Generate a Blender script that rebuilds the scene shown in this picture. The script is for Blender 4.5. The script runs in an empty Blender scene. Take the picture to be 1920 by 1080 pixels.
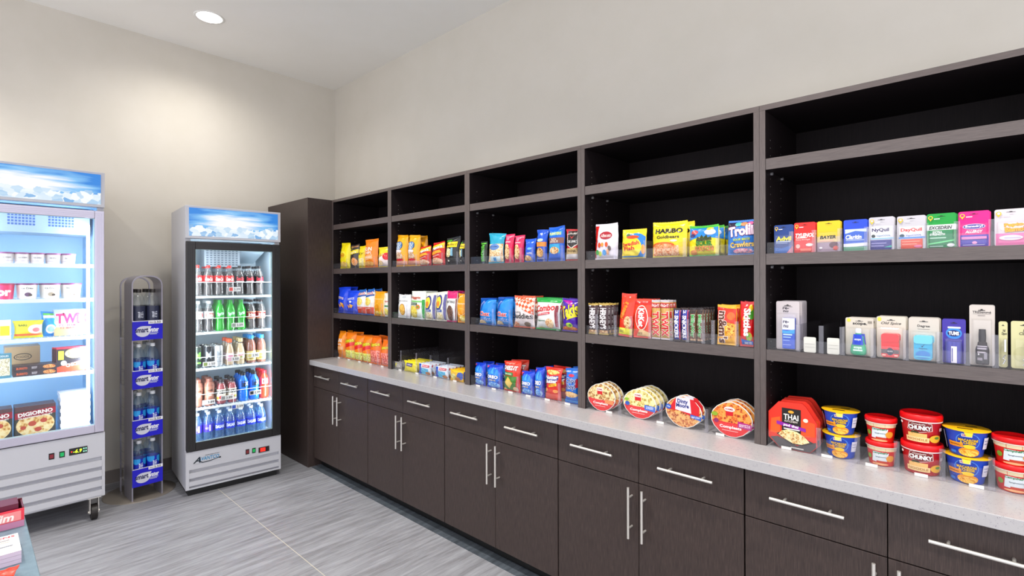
import bpy, bmesh, math, random
from mathutils import Vector, Matrix, noise
C = bpy.context.scene.collection
SC = bpy.context.scene
PI = math.pi

# ---------------------------------------------------------------- camera, world, light, exposure
CAM_F, CAM_CY = 957.68, 523.93
cam_d = bpy.data.cameras.new('camera'); cam = bpy.data.objects.new('camera', cam_d); C.objects.link(cam)
cam_d.sensor_fit = 'HORIZONTAL'; cam_d.sensor_width = 36.0
cam_d.lens = CAM_F / 1920 * 36.0
cam_d.shift_y = -(540 - CAM_CY) / 1920
cam_d.clip_start = 0.05
_y, _p, _r = 0.82137, 0.002196, -0.002151
_F = Vector((-math.cos(_y), math.sin(_y), 0)); _R = Vector((math.sin(_y), math.cos(_y), 0)); _U = Vector((0, 0, 1))
_F2 = _F * math.cos(_p) + _U * math.sin(_p); _U2 = _U * math.cos(_p) - _F * math.sin(_p)
_R3 = _R * math.cos(_r) + _U2 * math.sin(_r); _U3 = _U2 * math.cos(_r) - _R * math.sin(_r)
_m = Matrix((_R3, _U3, -_F2)).transposed().to_4x4(); _m.translation = Vector((5.0556, -2.6850, 1.5853))
cam.matrix_world = _m
SC.camera = cam

world = bpy.data.worlds.new('world'); SC.world = world; world.use_nodes = True
_bg = world.node_tree.nodes['Background']; _bg.inputs[0].default_value = (0.93, 0.94, 1.0, 1); _bg.inputs[1].default_value = 1.62
SC.view_settings.view_transform = 'Standard'; SC.view_settings.look = 'None'
SC.view_settings.exposure = 0.39; SC.view_settings.gamma = 1.0; SC.view_settings.use_curve_mapping = False
SC.cycles.use_denoising = True
SC.cycles.max_bounces = 10; SC.cycles.diffuse_bounces = 5; SC.cycles.glossy_bounces = 3
SC.cycles.transparent_max_bounces = 32; SC.cycles.caustics_reflective = False; SC.cycles.caustics_refractive = False
SC.cycles.sample_clamp_indirect = 4.0

HC = 3.607       # ceiling
def spot(loc, power, size=120, blend=.7, radius=.07, color=(1, .965, .9)):
    d = bpy.data.lights.new('downlight_or_fill_lamp', 'SPOT'); d.energy = power; d.spot_size = math.radians(size)
    d.spot_blend = blend; d.shadow_soft_size = radius; d.color = color
    o = bpy.data.objects.new('downlight_or_fill_lamp', d); o.location = loc; C.objects.link(o)
    return o
DOWNLIGHTS_AND_FILL = [(.70, -1.40), (2.55, -1.40), (4.40, -1.40), (2.55, -3.2), (4.40, -3.2), (6.25, -1.40), (6.25, -3.2), (.70, -3.2)]  # only the first has a fixture; the rest are unseen, added for room brightness
for i, (x, y) in enumerate(DOWNLIGHTS_AND_FILL):
    spot((x, y, HC - .03), 54 if i == 0 else 125 if y > -2 else 80, 156 if i == 0 else 118, 1.0 if i == 0 else .85, .06)

# ---------------------------------------------------------------- colours and materials
def lin(h):
    if isinstance(h, (tuple, list)): return tuple(h)[:3]
    h = h.lstrip('#')
    v = [int(h[i:i + 2], 16) / 255 for i in (0, 2, 4)]
    return tuple(c / 12.92 if c <= .04045 else ((c + .055) / 1.055) ** 2.4 for c in v)
_M = {}
def newmat(name):
    m = bpy.data.materials.new(name); m.use_nodes = True
    nt = m.node_tree; b = nt.nodes['Principled BSDF']
    return m, nt, b
def flat(col, rough=.45, metal=0, bump=0, spec=.5, emit=0, coat=0):
    k = ('flat', str(col), rough, metal, bump, spec, emit, coat)
    if k in _M: return _M[k]
    m, nt, b = newmat('paint_' + str(col).strip('#'))
    c = lin(col)
    b.inputs['Base Color'].default_value = (*c, 1); b.inputs['Roughness'].default_value = rough
    b.inputs['Metallic'].default_value = metal; b.inputs['Specular IOR Level'].default_value = spec
    b.inputs['Coat Weight'].default_value = coat
    # faint procedural mottling so that nothing is perfectly uniform
    if bump:
        t = nt.nodes.new('ShaderNodeTexCoord'); n = nt.nodes.new('ShaderNodeTexNoise'); n.inputs['Scale'].default_value = 32
        bp = nt.nodes.new('ShaderNodeBump'); bp.inputs['Strength'].default_value = bump; bp.inputs['Distance'].default_value = .003
        nt.links.new(t.outputs['Object'], n.inputs['Vector']); nt.links.new(n.outputs['Fac'], bp.inputs['Height'])
        nt.links.new(bp.outputs['Normal'], b.inputs['Normal'])
    if emit:
        b.inputs['Emission Color'].default_value = (*c, 1); b.inputs['Emission Strength'].default_value = emit
    _M[k] = m; return m
def foil(col): return flat(col, .27, 0, .55, .6)
def ink(col): return flat(col, .38, 0, 0, .45)
def food(c1, c2, c3, scale=60):
    k = ('food', c1, c2, c3, scale)
    if k in _M: return _M[k]
    m, nt, b = newmat('printed_food_picture')
    t = nt.nodes.new('ShaderNodeTexCoord'); v = nt.nodes.new('ShaderNodeTexVoronoi'); v.inputs['Scale'].default_value = scale * 1.7
    v.feature = 'SMOOTH_F1'; v.inputs['Smoothness'].default_value = .12
    n = nt.nodes.new('ShaderNodeTexNoise'); n.inputs['Scale'].default_value = scale * 1.3
    mx = nt.nodes.new('ShaderNodeMix'); mx.data_type = 'RGBA'; mx.inputs[0].default_value = .35
    r = nt.nodes.new('ShaderNodeValToRGB'); e = r.color_ramp.elements
    e[0].position = .04; e[0].color = (*lin(c1), 1); e[1].position = .75; e[1].color = (*lin(c3), 1)
    q = e.new(.34); q.color = (*lin(c2), 1)
    nt.links.new(t.outputs['Object'], n.inputs['Vector']); nt.links.new(t.outputs['Object'], mx.inputs[6])
    nt.links.new(n.outputs['Color'], mx.inputs[7]); mx.inputs[0].default_value = .03
    nt.links.new(mx.outputs[2], v.inputs['Vector'])
    ml = nt.nodes.new('ShaderNodeMath'); ml.operation = 'MULTIPLY_ADD'; ml.inputs[1].default_value = 1.3; ml.inputs[2].default_value = -.12
    nt.links.new(v.outputs['Distance'], ml.inputs[0]); nt.links.new(ml.outputs[0], r.inputs[0])
    nt.links.new(r.outputs[0], b.inputs['Base Color']); b.inputs['Roughness'].default_value = .4
    _M[k] = m; return m
def checker(c1, c2, scale):
    k = ('chk', c1, c2, scale)
    if k in _M: return _M[k]
    m, nt, b = newmat('printed_check_pattern')
    t = nt.nodes.new('ShaderNodeTexCoord'); mp = nt.nodes.new('ShaderNodeMapping'); mp.inputs['Rotation'].default_value = (.0, .6, .0)
    c = nt.nodes.new('ShaderNodeTexChecker'); c.inputs['Scale'].default_value = scale
    c.inputs['Color1'].default_value = (*lin(c1), 1); c.inputs['Color2'].default_value = (*lin(c2), 1)
    nt.links.new(t.outputs['Object'], mp.inputs[0]); nt.links.new(mp.outputs[0], c.inputs['Vector']); nt.links.new(c.outputs[0], b.inputs['Base Color'])
    b.inputs['Roughness'].default_value = .35; _M[k] = m; return m
def clear(tint=(1, 1, 1), gloss=.10, haze=.06, hazecol=(1, 1, 1), rough=.04):
    k = ('clear', tint, gloss, haze, hazecol, rough)
    if k in _M: return _M[k]
    m = bpy.data.materials.new('clear_plastic'); m.use_nodes = True; nt = m.node_tree; nt.nodes.clear()
    o = nt.nodes.new('ShaderNodeOutputMaterial'); tr = nt.nodes.new('ShaderNodeBsdfTransparent'); tr.inputs[0].default_value = (*tint, 1)
    g = nt.nodes.new('ShaderNodeBsdfGlossy'); g.inputs['Roughness'].default_value = rough
    d = nt.nodes.new('ShaderNodeBsdfDiffuse'); d.inputs[0].default_value = (*hazecol, 1)
    lw = nt.nodes.new('ShaderNodeLayerWeight'); lw.inputs['Blend'].default_value = .35
    ml = nt.nodes.new('ShaderNodeMath'); ml.operation = 'MULTIPLY_ADD'; ml.inputs[1].default_value = .55; ml.inputs[2].default_value = gloss * .5
    m1 = nt.nodes.new('ShaderNodeMixShader'); m1.inputs[0].default_value = haze; m2 = nt.nodes.new('ShaderNodeMixShader')
    nt.links.new(tr.outputs[0], m1.inputs[1]); nt.links.new(d.outputs[0], m1.inputs[2])
    nt.links.new(lw.outputs['Facing'], ml.inputs[0])
    if gloss > 0:
        p = nt.nodes.new('ShaderNodeMath'); p.operation = 'POWER'; p.inputs[1].default_value = 3
        nt.links.new(lw.outputs['Facing'], p.inputs[0]); nt.links.new(p.outputs[0], ml.inputs[0])
    nt.links.new(ml.outputs[0], m2.inputs[0]); nt.links.new(m1.outputs[0], m2.inputs[1]); nt.links.new(g.outputs[0], m2.inputs[2])
    nt.links.new(m2.outputs[0], o.inputs[0]); _M[k] = m; return m
def emis(col, s):
    k = ('em', str(col), s)
    if k in _M: return _M[k]
    m, nt, b = newmat('lamp_glow'); c = lin(col); b.inputs['Base Color'].default_value = (0, 0, 0, 1)
    b.inputs['Emission Color'].default_value = (*c, 1); b.inputs['Emission Strength'].default_value = s
    _M[k] = m; return m
def streaky(name, c1, c2, vec_scale, nscale=6, rough=.45, spec=.5, c3=None, bump=0):
    m, nt, b = newmat(name)
    t = nt.nodes.new('ShaderNodeTexCoord'); mp = nt.nodes.new('ShaderNodeMapping'); mp.inputs['Scale'].default_value = vec_scale
    n = nt.nodes.new('ShaderNodeTexNoise'); n.inputs['Scale'].default_value = nscale; n.inputs['Detail'].default_value = 7; n.inputs['Roughness'].default_value = .62
    r = nt.nodes.new('ShaderNodeValToRGB'); e = r.color_ramp.elements; e[0].position = .34; e[1].position = .68
    e[0].color = (*lin(c1), 1); e[1].color = (*lin(c2), 1)
    if c3: q = e.new(.5); q.color = (*lin(c3), 1)
    nt.links.new(t.outputs['Object'], mp.inputs[0]); nt.links.new(mp.outputs[0], n.inputs['Vector']); nt.links.new(n.outputs['Fac'], r.inputs[0])
    nt.links.new(r.outputs[0], b.inputs['Base Color']); b.inputs['Roughness'].default_value = rough; b.inputs['Specular IOR Level'].default_value = spec
    if bump:
        bp = nt.nodes.new('ShaderNodeBump'); bp.inputs['Strength'].default_value = bump; bp.inputs['Distance'].default_value = .002
        nt.links.new(n.outputs['Fac'], bp.inputs['Height']); nt.links.new(bp.outputs['Normal'], b.inputs['Normal'])
    return m
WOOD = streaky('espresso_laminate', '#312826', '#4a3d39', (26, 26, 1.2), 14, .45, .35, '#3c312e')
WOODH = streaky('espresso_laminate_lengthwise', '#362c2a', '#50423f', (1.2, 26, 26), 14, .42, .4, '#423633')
WOOD_SHADED = streaky('espresso_laminate_shaded', '#140e10', '#1f1719', (26, 26, 1.2), 12, .6, .2)  # same laminate darkened, shade inside the units is put into the colour
WALL = streaky('wall_paint', '#cbc5ba', '#cfc9bf', (1, 1, 1), 3, .7, .25)
CEIL = streaky('ceiling_paint', '#efede8', '#f1efeb', (1, 1, 1), 3, .8, .2)
STEEL = flat('#ded9d2', .38, .7)
EDGE = streaky('laminate_edge_lit', '#463b39', '#5d514e', (1.4, 30, 30), 14, .34, .7, '#514643')  # laminate lightened to paint in the light caught by shelf fronts
EDGEV_LIT = streaky('laminate_edge_lit_upright', '#463b39', '#5d514e', (30, 30, 1.4), 14, .34, .7, '#514643')  # same painted-in light for the upright fronts, grain turned
CHROME = flat('#dcdcdc', .15, 1)
BLACK = flat('#0b0b0c', .5)
RUBBER = flat('#1a1412', .45)
WHITE_METAL = flat('#c4c4ca', .35, 0, 0, .5)
ACRYLIC_EDGE = clear((.95, .95, .97), .06, .06, (.8, .78, .88))
ACRYLIC = clear((.988, .988, .992), .03, .016, (.8, .78, .85))
GLASS = clear((.985, .995, .995), .03, .008, (.8, .9, 1))

def floor_mat():
    m, nt, b = newmat('floor_tile'); L = nt.links
    t = nt.nodes.new('ShaderNodeTexCoord'); sep = nt.nodes.new('ShaderNodeSeparateXYZ'); L.new(t.outputs['Object'], sep.inputs[0])
    mp = nt.nodes.new('ShaderNodeMapping'); mp.inputs['Scale'].default_value = (17, 1.3, 1); mp.inputs['Rotation'].default_value = (0, 0, .05)
    n = nt.nodes.new('ShaderNodeTexNoise'); n.inputs['Scale'].default_value = 1.7; n.inputs['Detail'].default_value = 12; n.inputs['Roughness'].default_value = .74
    L.new(t.outputs['Object'], mp.inputs[0]); L.new(mp.outputs[0], n.inputs['Vector'])
    r = nt.nodes.new('ShaderNodeValToRGB'); e = r.color_ramp.elements
    e[0].position = .32; e[0].color = (*lin('#747376'), 1); e[1].position = .62; e[1].color = (*lin('#aaabb1'), 1); q = e.new(.47); q.color = (*lin('#939398'), 1)
    L.new(n.outputs['Fac'], r.inputs[0])
    n2 = nt.nodes.new('ShaderNodeTexNoise'); n2.inputs['Scale'].default_value = 1.1; L.new(t.outputs['Object'], n2.inputs['Vector'])
    mx = nt.nodes.new('ShaderNodeMix'); mx.data_type = 'RGBA'; mx.blend_type = 'MULTIPLY'; mx.inputs[0].default_value = .22
    L.new(r.outputs[0], mx.inputs[6]); L.new(n2.outputs['Fac'], mx.inputs[7])
    def joint(out, per, off, wd):
        a = nt.nodes.new('ShaderNodeMath'); a.operation = 'ADD'; a.inputs[1].default_value = off; L.new(out, a.inputs[0])
        w = nt.nodes.new('ShaderNodeMath'); w.operation = 'WRAP'; w.inputs[1].default_value = per / 2; w.inputs[2].default_value = -per / 2; L.new(a.outputs[0], w.inputs[0])
        ab = nt.nodes.new('ShaderNodeMath'); ab.operation = 'ABSOLUTE'; L.new(w.outputs[0], ab.inputs[0])
        l = nt.nodes.new('ShaderNodeMath'); l.operation = 'LESS_THAN'; l.inputs[1].default_value = wd; L.new(ab.outputs[0], l.inputs[0]); return l
    j = joint(sep.outputs['Y'], 1.22, 1.36, .0018)
    m3 = nt.nodes.new('ShaderNodeMix'); m3.data_type = 'RGBA'; m3.inputs[7].default_value = (*lin('#c9c3b0'), 1)
    L.new(j.outputs[0], m3.inputs[0]); L.new(mx.outputs[2], m3.inputs[6]); L.new(m3.outputs[2], b.inputs['Base Color'])
    b.inputs['Roughness'].default_value = .42
    bp = nt.nodes.new('ShaderNodeBump'); bp.inputs['Strength'].default_value = .12; bp.inputs['Distance'].default_value = .002
    L.new(n.outputs['Fac'], bp.inputs['Height']); L.new(bp.outputs['Normal'], b.inputs['Normal'])
    return m
def quartz_mat():
    m, nt, b = newmat('speckled_quartz'); L = nt.links
    t = nt.nodes.new('ShaderNodeTexCoord')
    v = nt.nodes.new('ShaderNodeTexVoronoi'); v.inputs['Scale'].default_value = 260; L.new(t.outputs['Object'], v.inputs['Vector'])
    r = nt.nodes.new('ShaderNodeValToRGB'); e = r.color_ramp.elements; e[0].position = .16; e[0].color = (*lin('#5c5a5f'), 1); e[1].position = .26; e[1].color = (*lin('#adaaac'), 1)
    L.new(v.outputs['Distance'], r.inputs[0])
    n = nt.nodes.new('ShaderNodeTexNoise'); n.inputs['Scale'].default_value = 90; L.new(t.outputs['Object'], n.inputs['Vector'])
    r2 = nt.nodes.new('ShaderNodeValToRGB'); e2 = r2.color_ramp.elements; e2[0].position = .52; e2[1].position = .6; L.new(n.outputs['Fac'], r2.inputs[0])
    mx = nt.nodes.new('ShaderNodeMix'); mx.data_type = 'RGBA'; mx.inputs[6].default_value = (*lin('#b0adae'), 1)
    L.new(r2.outputs[0], mx.inputs[0]); L.new(r.outputs[0], mx.inputs[7])
    L.new(mx.outputs[2], b.inputs['Base Color']); b.inputs['Roughness'].default_value = .25
    return m
def ice_mat():
    # backlit sign: blue sky with white haze above piled ice cubes (in sign space: y across, z up)
    m, nt, b = newmat('backlit_ice_picture'); L = nt.links
    t = nt.nodes.new('ShaderNodeTexCoord'); sep = nt.nodes.new('ShaderNodeSeparateXYZ'); L.new(t.outputs['Generated'], sep.inputs[0])
    def M(op, a=None, bb=None, c=None):
        x = nt.nodes.new('ShaderNodeMath'); x.operation = op
        for i, q in enumerate((a, bb, c)):
            if q is None: continue
            if isinstance(q, (int, float)): x.inputs[i].default_value = q
            else: L.new(q, x.inputs[i])
        return x.outputs[0]
    U, V = sep.outputs['Y'], sep.outputs['Z']
    n = nt.nodes.new('ShaderNodeTexNoise'); n.inputs['Scale'].default_value = 2.2; n.inputs['Detail'].default_value = 4
    mp = nt.nodes.new('ShaderNodeMapping'); mp.inputs['Scale'].default_value = (1, 1.2, 3.5); mp.inputs['Rotation'].default_value = (.25, 0, 0); L.new(t.outputs['Generated'], mp.inputs[0]); L.new(mp.outputs[0], n.inputs['Vector'])
    du = M('MULTIPLY', M('SUBTRACT', U, .47), 1.75); dv = M('MULTIPLY', M('SUBTRACT', V, .5), 1.7)
    rad = M('SQRT', M('ADD', M('MULTIPLY', du, du), M('MULTIPLY', dv, dv)))
    rad = M('ADD', rad, M('MULTIPLY', M('SUBTRACT', n.outputs['Fac'], .5), 1.1))
    r = nt.nodes.new('ShaderNodeValToRGB'); e = r.color_ramp.elements
    e[0].position = .35; e[0].color = (*lin('#f2f3fb'), 1); e[1].position = .95; e[1].color = (*lin('#0f7fd8'), 1); q = e.new(.65); q.color = (*lin('#7dbdee'), 1)
    L.new(rad, r.inputs[0])
    v = nt.nodes.new('ShaderNodeTexVoronoi'); v.inputs['Scale'].default_value = 5.5; v.feature = 'F1'; v.distance = 'CHEBYCHEV'
    mp2 = nt.nodes.new('ShaderNodeMapping'); mp2.inputs['Scale'].default_value = (.2, 3.0, 1.1); mp2.inputs['Rotation'].default_value = (.5, 0, 0); L.new(t.outputs['Generated'], mp2.inputs[0]); L.new(mp2.outputs[0], v.inputs['Vector'])
    sc = nt.nodes.new('ShaderNodeSeparateColor'); L.new(v.outputs['Color'], sc.inputs[0])
    r2 = nt.nodes.new('ShaderNodeValToRGB'); e = r2.color_ramp.elements
    e[0].position = .1; e[0].color = (*lin('#2f8fd6'), 1); e[1].position = .8; e[1].color = (*lin('#eef4fa'), 1); q = e.new(.4); q.color = (*lin('#b5d3ea'), 1)
    L.new(M('ADD', M('MULTIPLY', sc.outputs[0], .8), M('MULTIPLY', n.outputs['Fac'], .35)), r2.inputs[0])
    edge = M('ADD', .36, M('MULTIPLY', M('SUBTRACT', sc.outputs[1], .5), .22))
    fac = M('LESS_THAN', V, edge)
    mx = nt.nodes.new('ShaderNodeMix'); mx.data_type = 'RGBA'; L.new(fac, mx.inputs[0]); L.new(r.outputs[0], mx.inputs[6]); L.new(r2.outputs[0], mx.inputs[7])
    b.inputs['Base Color'].default_value = (.02, .02, .02, 1); L.new(mx.outputs[2], b.inputs['Emission Color']); b.inputs['Emission Strength'].default_value = .8
    b.inputs['Roughness'].default_value = .3
    return m

# ---------------------------------------------------------------- mesh helpers
class MB:
    def __init__(s): s.v = []; s.f = []; s.mi = []; s.sm = []; s.mats = []
    def m(s, mat):
        if mat not in s.mats: s.mats.append(mat)
        return s.mats.index(mat)
    def add(s, vs, fs, mat, smooth=False):
        k = len(s.v); i = s.m(mat); s.v += [tuple(v) for v in vs]
        for f in fs: s.f.append([q + k for q in f]); s.mi.append(i); s.sm.append(smooth)
    def box(s, x0, x1, y0, y1, z0, z1, mat):
        v = [(x, y, z) for z in (z0, z1) for y in (y0, y1) for x in (x0, x1)]
        s.add(v, [(0, 2, 3, 1), (4, 5, 7, 6), (0, 1, 5, 4), (2, 6, 7, 3), (0, 4, 6, 2), (1, 3, 7, 5)], mat)
    def tube(s, a, b, r, mat, n=10, r2=None, cap=True):
        a = Vector(a); b = Vector(b); d = (b - a).normalized(); q = d.orthogonal().normalized(); w = d.cross(q); r2 = r if r2 is None else r2
        vs = [a + (q * math.cos(2 * PI * i / n) + w * math.sin(2 * PI * i / n)) * r for i in range(n)] + [b + (q * math.cos(2 * PI * i / n) + w * math.sin(2 * PI * i / n)) * r2 for i in range(n)]
        s.add(vs, [(i, (i + 1) % n, n + (i + 1) % n, n + i) for i in range(n)], mat, True)
        if cap:
            s.add(vs[:n], [tuple(range(n))[::-1]], mat); s.add(vs[n:], [tuple(range(n))], mat)
    def path(s, pts, r, mat, n=8):
        for a, b in zip(pts[:-1], pts[1:]): s.tube(a, b, r, mat, n)
    def lathe(s, prof, mat, n=24, cx=0, cy=0, closed=True, sx=1, sy=1, a0=0, a1=2 * PI):
        full = abs(a1 - a0 - 2 * PI) < 1e-6; k = n if full else n + 1
        vs = []
        for r, z in prof:
            for i in range(k):
                a = a0 + (a1 - a0) * i / n; vs.append((cx + r * math.cos(a) * sx, cy + r * math.sin(a) * sy, z))
        fs = []
        for j in range(len(prof) - 1):
            for i in range(n):
                i2 = (i + 1) % k; fs.append((j * k + i, j * k + i2, (j + 1) * k + i2, (j + 1) * k + i))
        s.add(vs, fs, mat, True)
        if closed and full:
            s.add(vs[:k], [tuple(range(k))[::-1]], mat); s.add(vs[-k:], [tuple(range(k))], mat)
    def prism(s, pts, y0, y1, mat, smooth_side=False):      # outline in x,z extruded along y
        n = len(pts); vs = [(p[0], y0, p[1]) for p in pts] + [(p[0], y1, p[1]) for p in pts]
        s.add(vs[:n], [tuple(range(n))], mat); s.add(vs[n:], [tuple(range(n))[::-1]], mat)
        s.add(vs, [(i + 0, n + i, n + (i + 1) % n, (i + 1) % n) for i in range(n)], mat, smooth_side)
    def build(s, name, parent=None, loc=None, rotz=0, bevel=0):
        me = bpy.data.meshes.new(name); me.from_pydata(s.v, [], s.f)
        for m in s.mats: me.materials.append(m)
        me.polygons.foreach_set('material_index', s.mi); me.polygons.foreach_set('use_smooth', s.sm); me.update()
        o = bpy.data.objects.new(name, me); C.objects.link(o)
        if parent is not None: o.parent = parent
        if loc is not None: o.location = loc
        if rotz: o.rotation_euler.z = rotz
        if bevel:
            b = o.modifiers.new('bevel', 'BEVEL'); b.width = bevel; b.segments = 2; b.limit_method = 'ANGLE'; b.harden_normals = False
        return o
def tag(o, label=None, cat=None, group=None, kind=None):
    if label: o['label'] = label
    if cat: o['category'] = cat
    if group: o['group'] = group
    if kind: o['kind'] = kind
    return o
def empty(name, loc=(0, 0, 0), rotz=0):
    o = bpy.data.objects.new(name, None); o.empty_display_size = .05; C.objects.link(o); o.location = loc; o.rotation_euler.z = rotz; return o
def boxp(name, parent, x0, x1, y0, y1, z0, z1, mat, bevel=0):
    b = MB(); b.box(x0, x1, y0, y1, z0, z1, mat); return b.build(name, parent, bevel=bevel)
def copy_tree(o, parent=None):
    c = o.copy(); C.objects.link(c)
    if parent is not None: c.parent = parent
    for ch in list(o.children): copy_tree(ch, c)
    return c

# ---------------------------------------------------------------- printed artwork conformed to a pack's surface
_TX = {}
def text2d(s, bold=0.0, shear=0.0):
    k = (s, bold, shear)
    if k in _TX: return _TX[k]
    def mk(off):
        cu = bpy.data.curves.new('type', 'FONT'); cu.body = s; cu.offset = off; cu.shear = shear; cu.resolution_u = 2; cu.space_line = .8; cu.align_x = 'CENTER'
        o = bpy.data.objects.new('type', cu); C.objects.link(o); dg = bpy.context.evaluated_depsgraph_get()
        me = bpy.data.meshes.new_from_object(o.evaluated_get(dg)); vs = [(v.co.x, v.co.y) for v in me.vertices]; fs = [tuple(p.vertices) for p in me.polygons]
        bpy.data.objects.remove(o); bpy.data.curves.remove(cu); bpy.data.meshes.remove(me); return vs, fs
    bv, _ = mk(0) if bold else (None, None)
    vs, fs = mk(bold); ref = bv or vs
    if not ref: _TX[k] = ([], []); return _TX[k]
    x0 = min(v[0] for v in ref); x1 = max(v[0] for v in ref); y0 = min(v[1] for v in ref); y1 = max(v[1] for v in ref)
    vs = [((v[0] - (x0 + x1) / 2) / max(1e-6, x1 - x0), (v[1] - (y0 + y1) / 2) / max(1e-6, y1 - y0)) for v in vs]
    _TX[k] = (vs, fs); return _TX[k]
def T(s, cu, cv, w, h, col, rot=0, shear=0, bold=.015, out=None): return ('t', s, cu, cv, w, h, col, rot, shear, bold, out)
def R(u0, v0, u1, v1, col): return ('p', [(u0, v0), (u1, v0), (u1, v1), (u0, v1)], col)
def Pg(pts, col): return ('p', pts, col)
def E(cu, cv, ru, rv, col, n=22): return ('p', [(cu + ru * math.cos(2 * PI * i / n), cv + rv * math.sin(2 * PI * i / n)) for i in range(n)], col)
def as_mat(c):
    return c if isinstance(c, bpy.types.Material) else (foil(c) if isinstance(c, str) else c)
def art(mb, S, els, nu=6, nv=8, aspect=1.0, cut=True, clip=(0, 1, 0, 1)):
    lay = 1
    for e in els:
        jobs = []
        if e[0] == 'p': jobs.append((e[1], [tuple(range(len(e[1])))], e[2]))
        else:
            _, s, cu, cv, w, h, col, rot, shear, bold, out = e
            ca, sa = math.cos(rot), math.sin(rot)
            for bb, cc in (((bold + .035, out),) if out else ()) + ((bold, col),):
                vs, fs = text2d(s, bb, shear)
                # rotation is done in true proportions (aspect = pack height / width)
                pts = []
                for x, y in vs:
                    X = x * w; Y = y * h * aspect
                    X, Y = (X * ca - Y * sa, X * sa + Y * ca)
                    pts.append((cu + X, cv + Y / aspect))
                jobs.append((pts, fs, cc))
        for pts, fs, col in jobs:
            if not pts: continue
            bm = bmesh.new(); bv = [bm.verts.new((p[0], p[1], 0)) for p in pts]
            for f in fs:
                try: bm.faces.new([bv[i] for i in f])
                except ValueError: pass
            bm.normal_update()
            for ax, lo, hi in ((0, clip[0], clip[1]), (1, clip[2], clip[3])):
                no = (1, 0, 0) if ax == 0 else (0, 1, 0)
                if min(p[ax] for p in pts) < lo or max(p[ax] for p in pts) > hi:
                    for val, outer in ((lo, False), (hi, True)):
                        co = (val, 0, 0) if ax == 0 else (0, val, 0)
                        bmesh.ops.bisect_plane(bm, geom=bm.verts[:] + bm.edges[:] + bm.faces[:], plane_co=co, plane_no=no, clear_outer=outer, clear_inner=not outer)
            if cut and bm.faces:
                xs = [v.co.x for v in bm.verts]; ys = [v.co.y for v in bm.verts]
                for i in range(1, nu):
                    if min(xs) < i / nu < max(xs): bmesh.ops.bisect_plane(bm, geom=bm.verts[:] + bm.edges[:] + bm.faces[:], plane_co=(i / nu, 0, 0), plane_no=(1, 0, 0))
                for i in range(1, nv):
                    if min(ys) < i / nv < max(ys): bmesh.ops.bisect_plane(bm, geom=bm.verts[:] + bm.edges[:] + bm.faces[:], plane_co=(0, i / nv, 0), plane_no=(0, 1, 0))
            bm.verts.index_update()
            V = [S(v.co.x, v.co.y, lay) for v in bm.verts]
            F = []
            for f in bm.faces:
                idx = [v.index for v in f.verts]
                F.append(idx if f.normal.z >= 0 else idx[::-1])
            if V: mb.add(V, F, as_mat(col) if not isinstance(col, str) else foil(col), cut)
            bm.free(); lay += 1

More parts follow.
